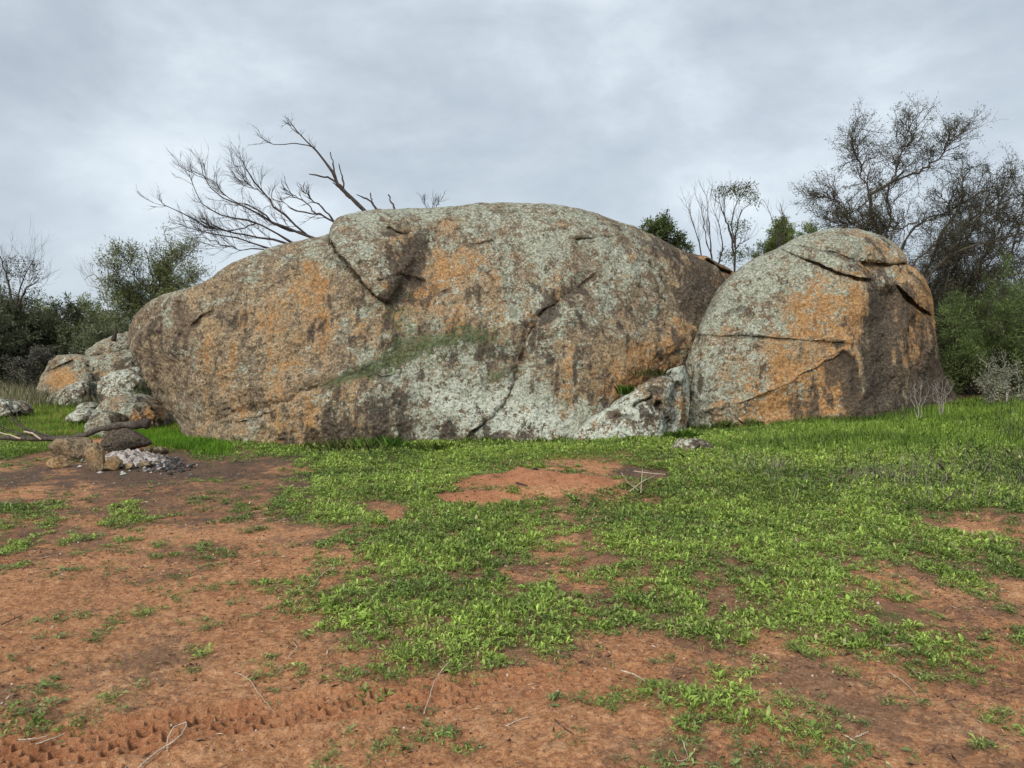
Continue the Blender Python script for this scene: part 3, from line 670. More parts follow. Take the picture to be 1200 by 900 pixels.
# ash bed: pale ash heap with grey and black lumps
def ash_bed():
    m, nt, b = mat_new('wood_ash'); co = objco(nt)
    f = noise(nt, co, 28, 5, .7, .5); g = noise(nt, co, 9, 5, .6)
    nt.links.new(ramp(nt, M(nt, 'ADD', M(nt, 'MULTIPLY', f, .5), M(nt, 'MULTIPLY', g, .5)), [(.40, (.06, .05, .045)), (.47, (.24, .20, .18)), (.54, (.42, .37, .335)), (.66, (.62, .57, .52))]), b.inputs['Base Color'])
    bump(nt, b, f, .8, .03)
    c = at(152, 541); n = 70; a = np.linspace(-1, 1, n); X, Y = np.meshgrid(a, a, indexing='ij')
    r = np.hypot(X, Y); wx = c[0]+X*.66; wy = c[1]+Y*.50
    z = terrain(wx.ravel(), wy.ravel()).reshape(n, n)+.15*(1-ss(r, .15, .98))-.02*ss(r, .9, 1.1)+(.05*n2d(wx, wy, 9, 3, 3)+.03*n2d(wx, wy, 24, 2, 4))*(1-ss(r, .7, 1))
    z = z-.03*ss(r+.3*n2d(wx, wy, 5, 2, 3), .85, 1.0)
    i = np.arange(n-1)[:, None]*n; j = np.arange(n-1)[None]
    f = np.stack([i+j, i+n+j, i+n+j+1, i+j+1], -1).reshape(-1, 4)
    tag(mesh_np('ash', np.stack([wx, wy, z], -1).reshape(-1, 3), f, m), 'bed of pale wood ash inside the ring of stones', 'ash', kind='stuff')
    # lumps of ash and charcoal
    V = []; F = []; C = []; k = 0
    base = np.array([(1,0,0),(-1,0,0),(0,1,0),(0,-1,0),(0,0,1),(0,0,-1)], float); bf = np.array([(0,2,4),(2,1,4),(1,3,4),(3,0,4),(2,0,5),(1,2,5),(3,1,5),(0,3,5)])
    for t in range(620):
        right = t % 3 == 0
        if right: px, py = random.gauss(193, 16), random.gauss(546, 5)
        else: px, py = random.gauss(152, 24), random.gauss(541, 5)
        p = at(px, py, .0); rr = random.uniform(.012, .046)
        q = base*(rr*np.array([random.uniform(.7, 1.8), random.uniform(.7, 1.3), random.uniform(.4, 1)]))*rng.uniform(.7, 1.2, (6, 1))
        an = random.uniform(0, 6.3); ca, sa = math.cos(an), math.sin(an); q = q@np.array([[ca, sa, 0], [-sa, ca, 0], [0, 0, 1]])
        e = max(0, 1-(p[0]-c[0])**2/.3-(p[1]-c[1])**2/.12)
        V.append(q+p+np.array([0, 0, .07*e+rr*.3])); F.append(bf+k); k += 6
        g = random.choice([.03, .04, .05, .1]) if right or random.random() < .28 else random.uniform(.15, .5)
        C.append(np.tile([g, g*.93, g*.88], (6, 1)))
    m2 = leaf_material('ash_lump', rough=.95, trans=0)
    tag(mesh_np('charcoal_lumps', np.concatenate(V), np.concatenate(F), m2, np.concatenate(C), smooth=False), 'loose lumps of ash and charcoal spilling right of the ring', 'charcoal', kind='stuff')
ash_bed()

# ------------------------------------------------------------------ tubes and leaves
class Tubes:
    def __init__(s): s.v = []; s.f = []; s.k = 0
    def add(s, pts, rad, sides=4):
        pts = np.asarray(pts, float); rad = np.broadcast_to(np.asarray(rad, float), (len(pts),))
        if sides >= 5:
            e0 = unit(pts[0]-pts[1]); e1 = unit(pts[-1]-pts[-2])
            pts = np.concatenate([[pts[0]+e0*rad[0]*.25, pts[0]+e0*rad[0]*.2], pts, [pts[-1]+e1*rad[-1]*.2, pts[-1]+e1*rad[-1]*.25]])
            rad = np.concatenate([[.0004, rad[0]*.8], rad, [rad[-1]*.8, .0004]])
        n = len(pts)
        t = np.empty_like(pts); t[1:-1] = pts[2:]-pts[:-2]; t[0] = pts[1]-pts[0]; t[-1] = pts[-1]-pts[-2]
        t /= np.maximum(np.linalg.norm(t, axis=1, keepdims=True), 1e-9)
        ref = np.array([0.31, 0.21, 0.93]) if abs(t[:, 2]).mean() < .8 else np.array([.9, .3, .1])
        u = np.cross(t, ref); u /= np.maximum(np.linalg.norm(u, axis=1, keepdims=True), 1e-9); w_ = np.cross(t, u)
        a = np.arange(sides)*2*math.pi/sides
        ring = pts[:, None]+rad[:, None, None]*(np.cos(a)[None, :, None]*u[:, None]+np.sin(a)[None, :, None]*w_[:, None])
        s.v.append(ring.reshape(-1, 3))
        i = np.arange(n-1)[:, None]*sides; j = np.arange(sides)[None]; j2 = (j+1) % sides
        s.f.append(np.stack([i+j, i+j2, i+sides+j2, i+sides+j], -1).reshape(-1, 4)+s.k); s.k += n*sides
        # end cap
    def build(s, name, mat, parent=None):
        o = mesh_np(name, np.concatenate(s.v), np.concatenate(s.f), mat)
        if parent is not None: shift_child(o, parent)
        return o
def leaf_quads(p, d, L, W, cup=.15):
    """p base, d direction, lens-shaped leaf of one quad"""
    n = len(p); r = rng.normal(size=(n, 3)); s = np.cross(d, r); s /= np.maximum(np.linalg.norm(s, axis=1, keepdims=True), 1e-9)
    up = np.cross(s, d)
    L = np.broadcast_to(L, (n,))[:, None]; W = np.broadcast_to(W, (n,))[:, None]
    mid = p+d*L*.5+up*L*cup
    v = np.stack([p, mid+s*W*.5, p+d*L, mid-s*W*.5], 1).reshape(-1, 3)
    return v, np.arange(n*4).reshape(n, 4)
def rcol(n, c0, c1, jit=.25, rep=4):
    t = rng.random((n, 1)); c = np.array(c0)*(1-t)+np.array(c1)*t
    c = c*(1+jit*rng.normal(size=(n, 1))).clip(.35, 1.9)
    return np.repeat(c, rep, 0)
def unit(v): return v/np.maximum(np.linalg.norm(v, axis=-1, keepdims=True), 1e-9)
def grow(T, out, p, d, L, r, lev, wig=.22, up=.05, spread=(.45, .9), nch=(3, 5), shrink=.68, sides=3, seg=4, rg=None):
    rg = rg or random
    pts = [np.array(p, float)]; d = np.array(d, float)
    for k in range(seg):
        d = unit(d+np.array([rg.gauss(0, wig), rg.gauss(0, wig), rg.gauss(0, wig)+up]))
        pts.append(pts[-1]+d*L/seg)
    rad = np.linspace(r, r*.5, seg+1)
    T.add(pts, rad, sides)
    if lev == 0:
        out.extend([(q, d) for q in pts[1:]]); return
    for k in range(rg.randint(*nch)):
        t = rg.uniform(.25, 1); i = min(seg-1, int(t*seg)); fr = t*seg-i
        q = pts[i]*(1-fr)+pts[i+1]*fr
        ax = unit(pts[i+1]-pts[i]); per = unit(np.cross(ax, np.array([rg.gauss(0, 1), rg.gauss(0, 1), rg.gauss(0, 1)])))
        an = rg.uniform(*spread); nd = ax*math.cos(an)+per*math.sin(an)
        grow(T, out, q, nd, L*shrink*rg.uniform(.7, 1.15), max(r*.58, .0025), lev-1, wig, up, spread, nch, shrink, 3, seg, rg)
def limb(T, pts3, r0, r1, sides=6, n=14, wob=.03):
    pts3 = np.array(pts3, float); c = np.concatenate([[0], np.cumsum(np.linalg.norm(np.diff(pts3, axis=0), axis=1))]); q = np.linspace(0, c[-1], n)
    s = np.stack([spl(np.stack([c, pts3[:, k]], 1), q) for k in range(3)], 1)
    s[1:-1] += rng.normal(size=(n-2, 3))*wob
    T.add(s, np.linspace(r0, r1, n)*(1+.13*rng.normal(size=n)*(r0 > .015)).clip(.7, 1.4), sides); return s
def sprout(T, out, s, n, L, r, lev, lo=.2, bias=(0, 0, 0), **kw):
    for k in range(n):
        t = random.uniform(lo, 1)*(len(s)-1); i = min(len(s)-2, int(t)); q = s[i]*(1-t+i)+s[i+1]*(t-i)
        ax = unit(s[i+1]-s[i]); per = unit(np.cross(ax, np.random.normal(size=3))); an = random.uniform(.4, 1.1)
        grow(T, out, q, unit(ax*math.cos(an)+per*math.sin(an)+np.array(bias)), L*random.uniform(.6, 1.2), r, lev, **kw)
def crown(root, out, per, L, W, c0, c1, name='crown', spreadr=.06, droop=0, mat=None):
    pp = np.array([q for q, d in out]); dd = np.array([d for q, d in out])
    pp = np.repeat(pp, per, 0)+rng.normal(size=(len(pp)*per, 3))*spreadr; dd = unit(np.repeat(dd, per, 0)+rng.normal(size=(len(pp), 3))*.8+np.array([0, 0, -droop]))
    n = len(pp); Ls = L*rng.uniform(.6, 1.3, n)
    v, f = leaf_quads(pp, dd, Ls, W*rng.uniform(.7, 1.3, n))
    tone = np.repeat(1+.5*fbm(pp, 1.3, 2, .5, 4), 4)[:, None].clip(.5, 1.6)
    o = mesh_np(name, v, f, mat or LEAF, rcol(n, c0, c1)*tone)
    return shift_child(o, root)
def Pl(lst, Y): return [P(x, y, Y+(dz[0] if dz else 0)) for x, y, *dz in lst]

# the sprawling dark tree behind the right boulder
def right_tree():
    base = P(1045, 445, 20.0); root = empty('tree', tuple(map(float, base)), 'sprawling half-bare dark tree rising behind the right boulder, sparse leaves', 'tree')
    T = Tubes(); tr = Tubes(); out = []
    Y = 20
    main = [
     (Pl([(1060,470),(1045,380),(1030,290),(1022,255),(1022,225),(1045,200),(1060,185)], Y), .13, .045),
     (Pl([(1055,400),(1040,330),(1038,285),(1042,240),(1042,205)], Y+.5), .09, .03),
     (Pl([(1045,200),(1075,185),(1100,165),(1115,140),(1122,125)], Y), .05, .015),
     (Pl([(1022,235),(1015,205),(1010,185),(1003,160),(1000,140)], Y+.3), .04, .012),
     (Pl([(1045,205),(1055,170),(1062,140),(1066,118)], Y-.4), .035, .01),
     (Pl([(1030,270),(1010,258),(1000,262),(990,235),(968,225),(948,228)], Y-.5), .035, .008),
     (Pl([(1035,300),(1005,262),(985,262),(970,255)], Y-.5), .03, .008),
     (Pl([(1055,390),(1080,330),(1105,270),(1125,235),(1130,200),(1140,178)], Y+.2), .08, .015),
     (Pl([(1050,300),(1080,262),(1110,245),(1140,222),(1165,205),(1172,190)], Y+.4), .05, .012),
     (Pl([(1060,400),(1100,310),(1140,290),(1175,280),(1215,268)], Y-.5), .08, .02),
     (Pl([(1070,400),(1110,330),(1150,250),(1180,215),(1190,190)], Y+.8), .06, .015),
     (Pl([(1070,420),(1120,350),(1165,300),(1205,230)], Y+.3), .06, .015),
     (Pl([(1065,380),(1120,300),(1135,265),(1180,225),(1215,215)], Y+1.0), .05, .015),
     (Pl([(1085,430),(1130,330),(1195,320),(1230,310)], Y), .06, .02),
     (Pl([(1080,420),(1130,360),(1160,280),(1172,215),(1168,185)], Y+.6), .05, .012), (Pl([(1110,400),(1170,330),(1192,270),(1205,200)], Y+.2), .05, .012),
     (Pl([(1100,330),(1120,285),(1112,240),(1100,215)], Y+.2), .04, .01), (Pl([(1060,320),(1090,290),(1130,268),(1165,245),(1180,240)], Y-.2), .04, .01),
     (Pl([(1140,330),(1180,260),(1215,240)], Y), .04, .01),
     (Pl([(1075,260),(1048,268),(1010,265)], Y-.3), .03, .01)]
    for pts, r0, r1 in main:
        pts = [p_+np.array([0, 0, -.62*max(0, p_[2]-5.0)/3.0]) for p_ in pts]
        s = limb(tr, pts, r0*.72, r1*.7, 6, 14, .035)
        sprout(T, out, s, 38, .56, .011, 2, .15, (0, 0, .05), wig=.24, up=.05, nch=(3, 5), shrink=.66)
    # dense lower thicket
    for k in range(58):
        x = random.uniform(1075, 1215); y0 = 440; y1 = random.uniform(265, 390)
        s = limb(T, Pl([(x, y0), (x+random.uniform(-20, 20), (y0+y1)/2), (x+random.uniform(-45, 30), y1)], Y+random.uniform(-.5, 2)), .03, .008, 4, 10, .05)
        sprout(T, out, s, 16, .6, .010, 2, .1, (0, 0, .05), wig=.28, nch=(3, 4))
    shift_child(tr.build('trunk', BARK), root); shift_child(T.build('branches', BARK), root)
    sel = [o for o in out if random.random() < .5]
    crown(root, sel, 2, .055, .016, (.035, .042, .02), (.10, .105, .05), spreadr=.04)
right_tree()

def bush(name, px, pyb, pyt, wpx, Y, dpt, label, n, c0, c1, stems=9, L=.07, W=.014, lev=2, per=2, bark=BARK, up=.15, keep=1.0, cat='shrub', tw=.55, group=None):
    """a shrub of many stems, filling an uneven dome"""
    b = P(px, pyb, Y); H = (pyb-pyt)/900*Y; Hv = H; Wm = wpx/900*Y
    gz = TZ(float(b[0]), float(b[1])); H += max(0, b[2]-gz); b[2] = gz
    root = empty(name, tuple(map(float, b)), label, cat, group)
    T = Tubes(); out = []
    for k in range(stems):
        a = random.uniform(0, 6.283); rr = math.sqrt(random.random())
        tip = b+np.array([math.cos(a)*rr*Wm*.5, math.sin(a)*rr*dpt*.5, H-Hv*(.45*rr*rr+.22*random.random())-.04*Hv])
        st = b+np.array([math.cos(a)*rr*Wm*.12, math.sin(a)*rr*dpt*.12, -.05])
        mid = (st+tip)/2+np.array([math.cos(a)*Wm*.07, 0, -.08*H])
        s = limb(T, [st, mid, tip], .012+H*.009, .006, 4, 8, .03*H)
        sprout(T, out, s, n, Hv*.20*tw/.55, .008, lev, .25, (0, 0, up), wig=.22, nch=(3, 4))
    shift_child(T.build('branches', bark), root)
    sel = [o for o in out if random.random() < keep]
    if sel: crown(root, sel, per, L, W, c0, c1, spreadr=.05)
    return root
G1 = (.06, .075, .035); G2 = (.14, .16, .075)
bush('shrub', 1185, 470, 330, 150, 18.2, 3, 'feathery bright green shrub at the right edge under the dark tree', 12, (.06, .09, .028), (.16, .215, .065), 18, .11, .012, 2, 5)
bush('shrub', 1118, 462, 340, 90, 21, 2.5, 'dull grey-green bush close behind the right boulder', 13, (.05, .06, .032), (.13, .15, .08), 14, .07, .02, 2, 3)
bush('shrub', 1150, 470, 405, 80, 19.3, 2, 'low vivid green bush in the gap right of the right boulder', 12, (.07, .14, .02), (.18, .32, .04), 12, .08, .02, 2, 4)
bush('shrub', 1178, 482, 425, 70, 16.3, 1.1, 'small pale silver-leaved shrub at the right edge of the grass', 9, (.20, .21, .13), (.40, .41, .29), 9, .045, .018, 1, 4, PALEBARK, keep=.7)
# shrubs and thin trees over the crest
bush('shrub', 773, 330, 250, 50, 27, 1.8, 'rounded green bush peeping over the right shoulder of the biggest boulder', 12, (.05, .075, .025), (.14, .18, .06), 20, .10, .035, 2, 5)
bush('shrub', 930, 330, 253, 62, 27, 1.8, 'yellow-green bush peeping over the left shoulder of the right boulder', 12, (.08, .11, .025), (.18, .23, .06), 22, .13, .025, 2, 5)

def thin_tree(label, stems, Y, leafspots=(), bark=DEADBARK, name='thin_tree', cat='tree', c0=G1, c1=G2, tw=.5, nsp=9, lev=1, up=.2, r=.018):
    b = P(stems[0][0][0], stems[0][0][1], Y); root = empty(name, tuple(map(float, b)), label, cat)
    T = Tubes(); tr = Tubes(); out = []
    for st in stems:
        s = limb(tr, Pl(st, Y), r*1.6, r*.35, 5, 12, .02)
        sprout(T, out, s, nsp, tw, .006, lev, .35, (0, 0, up*3), wig=.16, up=up, spread=(.25, .6), nch=(2, 4), shrink=.7)
    shift_child(tr.build('trunk', bark), root)
    shift_child(T.build('branches', bark), root)
    if leafspots:
        o2 = []; T2 = Tubes()
        for (x, y, rx, ry, n) in leafspots:
            for k in range(n):
                a = random.uniform(0, 6.28); q = math.sqrt(random.random())
                o2.append((P(x+rx*q*math.cos(a), y+ry*q*math.sin(a), Y+random.gauss(0, .3)), unit(np.array([random.gauss(0, 1), random.gauss(0, 1), random.gauss(-.2, .6)]))))
        crown(root, o2, 5, .11, .028, c0, c1, spreadr=.09)
    return root
thin_tree('slender upright tree with a tufted leafy top in the notch between the big boulders', [
   [(861,330),(861,290),(858,262),(862,240),(872,225),(880,215)], [(861,300),(855,270),(845,245),(838,228)], [(861,290),(868,250),(880,238)], [(860,285),(852,262),(848,240),(850,226)], [(858,300),(868,285),(878,280)]], 26,
   [(870,222,18,7,110),(882,234,6,8,30),(850,224,12,4,30),(862,266,8,5,26),(872,264,7,4,14),(858,300,16,8,70),(875,296,9,5,30),(866,276,7,5,10),(845,224,9,3,14)], r=.022)
thin_tree('bare grey sapling with two stems left of the tufted tree in the notch', [[(823,320),(820,290),(812,262),(808,245)], [(835,320),(832,280),(830,250),(828,230)], [(838,320),(846,290),(842,262),(835,245)], [(835,310),(826,270),(822,240)]], 26, tw=.6, nsp=12)
thin_tree('bare grey sapling standing at the left edge of the right boulder top', [[(912,330),(911,290),(906,262),(897,238)], [(912,300),(915,270),(917,250),(914,238)], [(911,300),(919,275),(921,262)]], 26, tw=.35, nsp=7)
thin_tree('tiny bare twiggy sapling over the crest of the biggest boulder', [[(508,262),(508,244),(506,232)], [(508,250),(514,238),(518,232)], [(508,252),(499,240),(497,234)]], 21, tw=.22, nsp=9, r=.008, name='sapling', cat='sapling')
# left side
def left_wattle():
    Y = 30; b = P(176, 440, Y); root = empty('tree', tuple(map(float, b)), 'tall wispy green tree with open top left of the big boulder', 'tree')
    T = Tubes(); tr = Tubes(); out = []
    tiers = [
     [(176,440),(177,380),(178,330),(176,318),(173,302),(169,290)], [(178,335),(190,318),(200,303),(204,294)], [(177,345),(160,322),(150,308),(147,297)],
     [(178,350),(200,320),(215,300)], [(177,370),(150,345),(138,322)], [(177,380),(205,345),(225,325)], [(177,395),(150,370),(135,350)], [(177,400),(210,365),(232,338)],
     [(177,410),(185,370),(188,335)], [(177,410),(168,370),(160,335)], [(176,420),(145,400),(132,385)]]
    for i, st in enumerate(tiers):
        s = limb(tr, Pl([(x, y, random.uniform(-.8, .8)*k/3) for k, (x, y) in enumerate(st)], Y), .07 if i == 0 else .035, .01, 5, 12, .04)
        sprout(T, out, s, 13 if i < 3 else 28, .48 if i < 3 else .58, .012, 2, .2, (0, 0, .2), wig=.2, up=.1, nch=(3, 4))
    shift_child(tr.build('trunk', BARK), root); shift_child(T.build('branches', BARK), root)
    crown(root, out, 2, .14, .026, (.08, .10, .035), (.21, .235, .08), spreadr=.12)
left_wattle()
bush('bush', 22, 440, 345, 130, 31, 4, 'dark grey-green bush at the far left edge', 16, (.085, .10, .055), (.20, .22, .12), 20, .14, .04, 2, 3)
bush('bush', 92, 445, 352, 100, 33, 4, 'rounded olive bush between the dark left bush and the wispy tree', 16, (.10, .125, .045), (.23, .26, .10), 18, .14, .035, 2, 3)
bush('bush', 145, 440, 365, 70, 28, 3, 'grey-green bush just behind the heap of boulders', 14, (.085, .105, .055), (.20, .225, .12), 14, .12, .03, 2, 3)
bush('bush', -45, 445, 335, 110, 28, 4, 'dark bush cut by the left edge of the view', 14, (.085, .10, .055), (.20, .22, .12), 16, .14, .04, 2, 3)
bush('bush', 62, 450, 405, 100, 27, 3, 'low grey twiggy bush in front of the olive bush', 12, (.07, .068, .05), (.17, .165, .12), 14, .10, .03, 2, 2, DEADBARK)
bush('bush', 205, 440, 375, 60, 29, 3, 'small green bush hidden against the left end of the big boulder', 12, (.04, .052, .028), (.10, .115, .06), 10, .12, .03, 2, 3)
thin_tree('open-crowned tree with twiggy top rising from the far left bush', [[(5,440),(15,380),(22,350),(28,325),(40,305)], [(18,370),(10,335),(3,310),(0,300)], [(20,360),(30,340),(45,328)], [(10,380),(0,350),(-8,325)]], 30,
   [(12,318,16,16,90),(38,318,12,14,50),(2,345,16,10,60),(40,345,10,10,40),(20,303,14,5,20)], bark=BARK, tw=.9, nsp=16, lev=2, r=.04, name='tree', c0=(.04, .048, .03), c1=(.10, .11, .07))
thin_tree('pale bare dead tree between the olive bush and the wispy tree', [[(128,420),(126,360),(122,335),(118,315),(108,303)], [(125,355),(115,338),(102,334)], [(124,345),(128,325),(126,305)], [(122,335),(108,322),(100,328)]], 31, bark=PALEBARK, tw=.6, nsp=8, r=.022, name='dead_tree')

# the leaning dead tree over the crest
def dead_leaning():
    Y = 19.0; b = P(400, 330, Y); b[2] = 3.6
    root = empty('dead_tree', tuple(map(float, b)), 'leafless leaning dead tree fanning fine twigs left over the big boulder', 'dead tree')
    tr = Tubes(); T = Tubes(); out = []
    st = [([(420,300),(362,277),(330,252),(310,228),(292,203),(284,188)], .045), ([(420,300),(358,276),(325,262),(290,245),(258,228),(238,205),(235,190)], .045),
          ([(415,305),(338,282),(300,262),(262,252),(232,232),(222,205)], .04), ([(405,305),(335,285),(290,275),(250,268),(215,250),(192,240)], .04),
          ([(400,305),(322,292),(280,280),(240,272),(210,262)], .035), ([(362,277),(330,268),(300,245),(270,232),(250,212)], .028), ([(415,300),(395,262),(372,252),(345,248),(330,236)], .04),
          ([(395,264),(380,245),(362,230),(350,222)], .028), ([(372,252),(355,235),(332,222)], .02), ([(310,228),(290,215),(280,200)], .015), ([(322,292),(290,292),(255,285),(238,278)], .018), ([(300,262),(268,270),(240,262)], .016)]
    for k, (pts, r) in enumerate(st):
        s = limb(tr, Pl([(x, y, random.uniform(-.5, .5)*min(i, 3)/3) for i, (x, y) in enumerate(pts)], Y), r, .008, 5, 14, .02)
        if k in (6, 7, 8): sprout(T, out, s, 7, .35, .010, 1, .4, (-.4, 0, .2), wig=.12, up=.05, spread=(.2, .6))
        else: sprout(T, out, s, 17, .47, .007, 2, .35, (-.5, 0, .25), wig=.12, up=.07, spread=(.2, .55), nch=(2, 4), shrink=.75)
    shift_child(tr.build('trunk', DEADBARK), root); shift_child(T.build('branches', DEADBARK), root)
    b = P(440, 280, 18.6)
    root = empty('dead_limb', tuple(map(float, b)), 'thick bare dark dead limb sticking up leftward from behind the boulder crest', 'dead limb')
    tr = Tubes(); T = Tubes()
    st = [([(450,270),(428,248),(410,230),(398,218),(388,200),(376,182),(366,172),(352,158),(340,143)], .06, .010), ([(405,225),(395,215),(385,208),(373,206),(362,204)], .04, .010),
          ([(398,218),(392,205),(390,190),(387,178)], .028, .012), ([(402,224),(402,212),(399,200),(397,192)], .026, .012), ([(366,172),(345,168),(325,170),(308,162),(303,152)], .014, .005), ([(410,232),(400,222),(390,214)],.03,.012),
          ([(352,158),(342,150),(336,140)], .010, .005), ([(450,262),(442,246),(436,238),(424,230),(418,228)], .040, .012), ([(442,246),(436,236),(434,226)], .025, .012),
          ([(466,262),(462,244),(458,236),(455,228)], .030, .014)]
    for k, (pts, r0, r1) in enumerate(st):
        s = limb(tr, Pl(pts, 18.6), r0, r1, 6, 12, .012)
        if k in (0, 4, 6): sprout(T, [], s, 8, .30, .006, 1, .6, (-.4, 0, .2), wig=.14, up=.03, spread=(.2, .7), nch=(2, 3))
    shift_child(tr.build('trunk', DEADBARK), root); shift_child(T.build('branches', DEADBARK), root)
dead_leaning()

# burnt branch by the fire
def burnt_branch():
    b = at(100, 520); root = empty('burnt_branch', tuple(map(float, b)), 'long charred fallen branch with forked pale twigs lying behind the campfire', 'branch')
    T = Tubes(); Y = 11.9
    T2 = Tubes()
    limb(T2, Pl([(174,497),(166,497),(158,499)], Y), .085, .055, 8, 6, .006)
    limb(T, Pl([(160,499),(145,498),(128,501),(110,506),(95,511),(75,514),(50,515),(25,514),(-10,512)], Y), .058, .028, 7, 26, .008)
    limb(T, Pl([(95,512),(70,514),(48,508),(32,502),(18,497),(8,482)], Y), .03, .008, 5, 16, .01)
    limb(T, Pl([(50,515),(30,506),(22,495),(18,480)], Y-.2), .02, .006, 5, 10, .01)
    limb(T, Pl([(35,514),(15,506),(-10,500)], Y+.2), .02, .006, 5, 10, .01)
    limb(T, Pl([(130,521),(105,522),(80,522)], Y-.1), .035, .02, 6, 10, .008)
    o = []
    s = limb(T, Pl([(60,514),(35,509),(10,506)], Y+.3), .018, .006, 5, 10, .01); sprout(T, o, s, 8, .4, .006, 1, .2, (-.3, 0, .1))
    shift_child(T.build('stem', BARK), root); shift_child(T2.build('burnt_end', CHAR), root)
    T3 = Tubes(); limb(T3, Pl([(48,515),(38,508),(28,506)], Y-.25), .018, .012, 5, 8, .004); limb(T3, Pl([(24,514),(12,510),(0,507)], Y-.15), .016, .01, 5, 8, .004)
    o2 = T3.build('bare_twig', TWIGM); shift_child(o2, root); o2['label'] = 'barkless pale twig'
burnt_branch()
stump = Tubes()
s_ = limb(stump, Pl([(133,399),(134,394),(137,389),(136,382)], 20.4), .07, .02, 7, 6, .02)
o = stump.build('stump', CHAR); tag(o, 'small black burnt stump on top of the heap of boulders', 'stump')

# ------------------------------------------------------------------ fallen stalks on the soil
def stalk(pts, r, label, mat=TWIGM, lift=.012, group='fallen stalks on the soil'):
    T = Tubes()
    for k, pl in enumerate(pts):
        P3 = [at(x, y, lift+(h[0] if h else 0)) for x, y, *h in pl]; limb(T, P3, r*.75, r*.4, 5, 12, .0012)
    o = T.build('fallen_stalk', mat); tag(o, label, 'stalk', group)
stalk([[(497,836),(503,818),(508,800),(520,783,.03),(528,774,.05)]], .0045, 'long pale curved stalk lying on the soil below the middle herbs')
stalk([[(160,903),(185,880),(212,862,.02),(219,846,.03),(205,850,.03),(198,862,.01),(196,880)]], .0065, 'looped forked straw stalk lying across the tyre track')
stalk([[(22,867),(40,866),(56,862)]], .0055, 'left one of two pale stalks lying on a small weed at lower left')
stalk([[(42,872),(58,867),(78,859)]], .0055, 'right one of two pale stalks lying on a small weed at lower left')
stalk([[(275,788),(290,795),(305,815),(322,835)]], .003, 'thin brown stalk running down to the tyre track')
stalk([[(338,770),(347,760),(345,750),(352,745)]], .004, 'short bent grey stalk on bare soil left of the herbs')
stalk([[(366,688),(375,675),(389,664,.03)]], .005, 'short straight straw propped on soil left of the herb edge')
stalk([[(440,648),(460,645),(478,643)]], .006, 'pale straw lying flat in the middle herbs')
stalk([[(2,732),(14,726),(26,721)]], .006, 'dark short stick at the left edge on bare soil', BARK)
stalk([[(728,786),(742,790),(756,798)]], .007, 'grey flat stick right of the lower bare strip')
stalk([[(595,850),(612,842),(620,840)]], .004, 'short straw below the pale curved stalk')
stalk([[(650,843),(660,852),(672,860)]], .005, 'grey twig by a small weed at lower middle', DEADBARK)
stalk([[(990,862),(1005,870),(1010,872)], [(1003,864),(1018,857)]], .006, 'forked grey twig on soil at lower right')
stalk([[(1025,757),(1050,756),(1065,752)]], .006, 'long pale stalk across the herbs at right')
stalk([[(1043,788),(1060,800),(1075,815)]], .005, 'slanting straw among the sparse weeds at right')
stalk([[(800,868),(807,888),(795,892),(788,880)]], .004, 'bent wiry straw at the lower right of middle')
stalk([[(1085,620),(1110,624),(1150,628)]], .006, 'grey stick lying on the right-hand bare soil', DEADBARK)
stalk([[(625,556),(640,552),(660,553)]], .018, 'dark weathered stick lying along the back of the dirt mound', DEADBARK, .03)
stalk([[(605,557),(618,561)]], .016, 'short dark stick left of the weathered one on the dirt mound', DEADBARK, .03)
for pl_, lb_ in (([(738,577),(755,562,.05),(772,546,.10)], 'longest slanting pale stick over the burrow beside the dirt mound'), ([(751,578),(752,564,.05),(753,550,.12)], 'upright pale stick in the burrow beside the dirt mound'),
                 ([(728,558),(738,566,.02),(748,575,.04)], 'pale stick on the left rim of the burrow'), ([(743,552,.06),(760,559,.05),(780,556,.05)], 'flat pale stick along the back of the burrow')):
    stalk([pl_], .009, lb_, TWIGM, .04, 'sticks over the burrow')

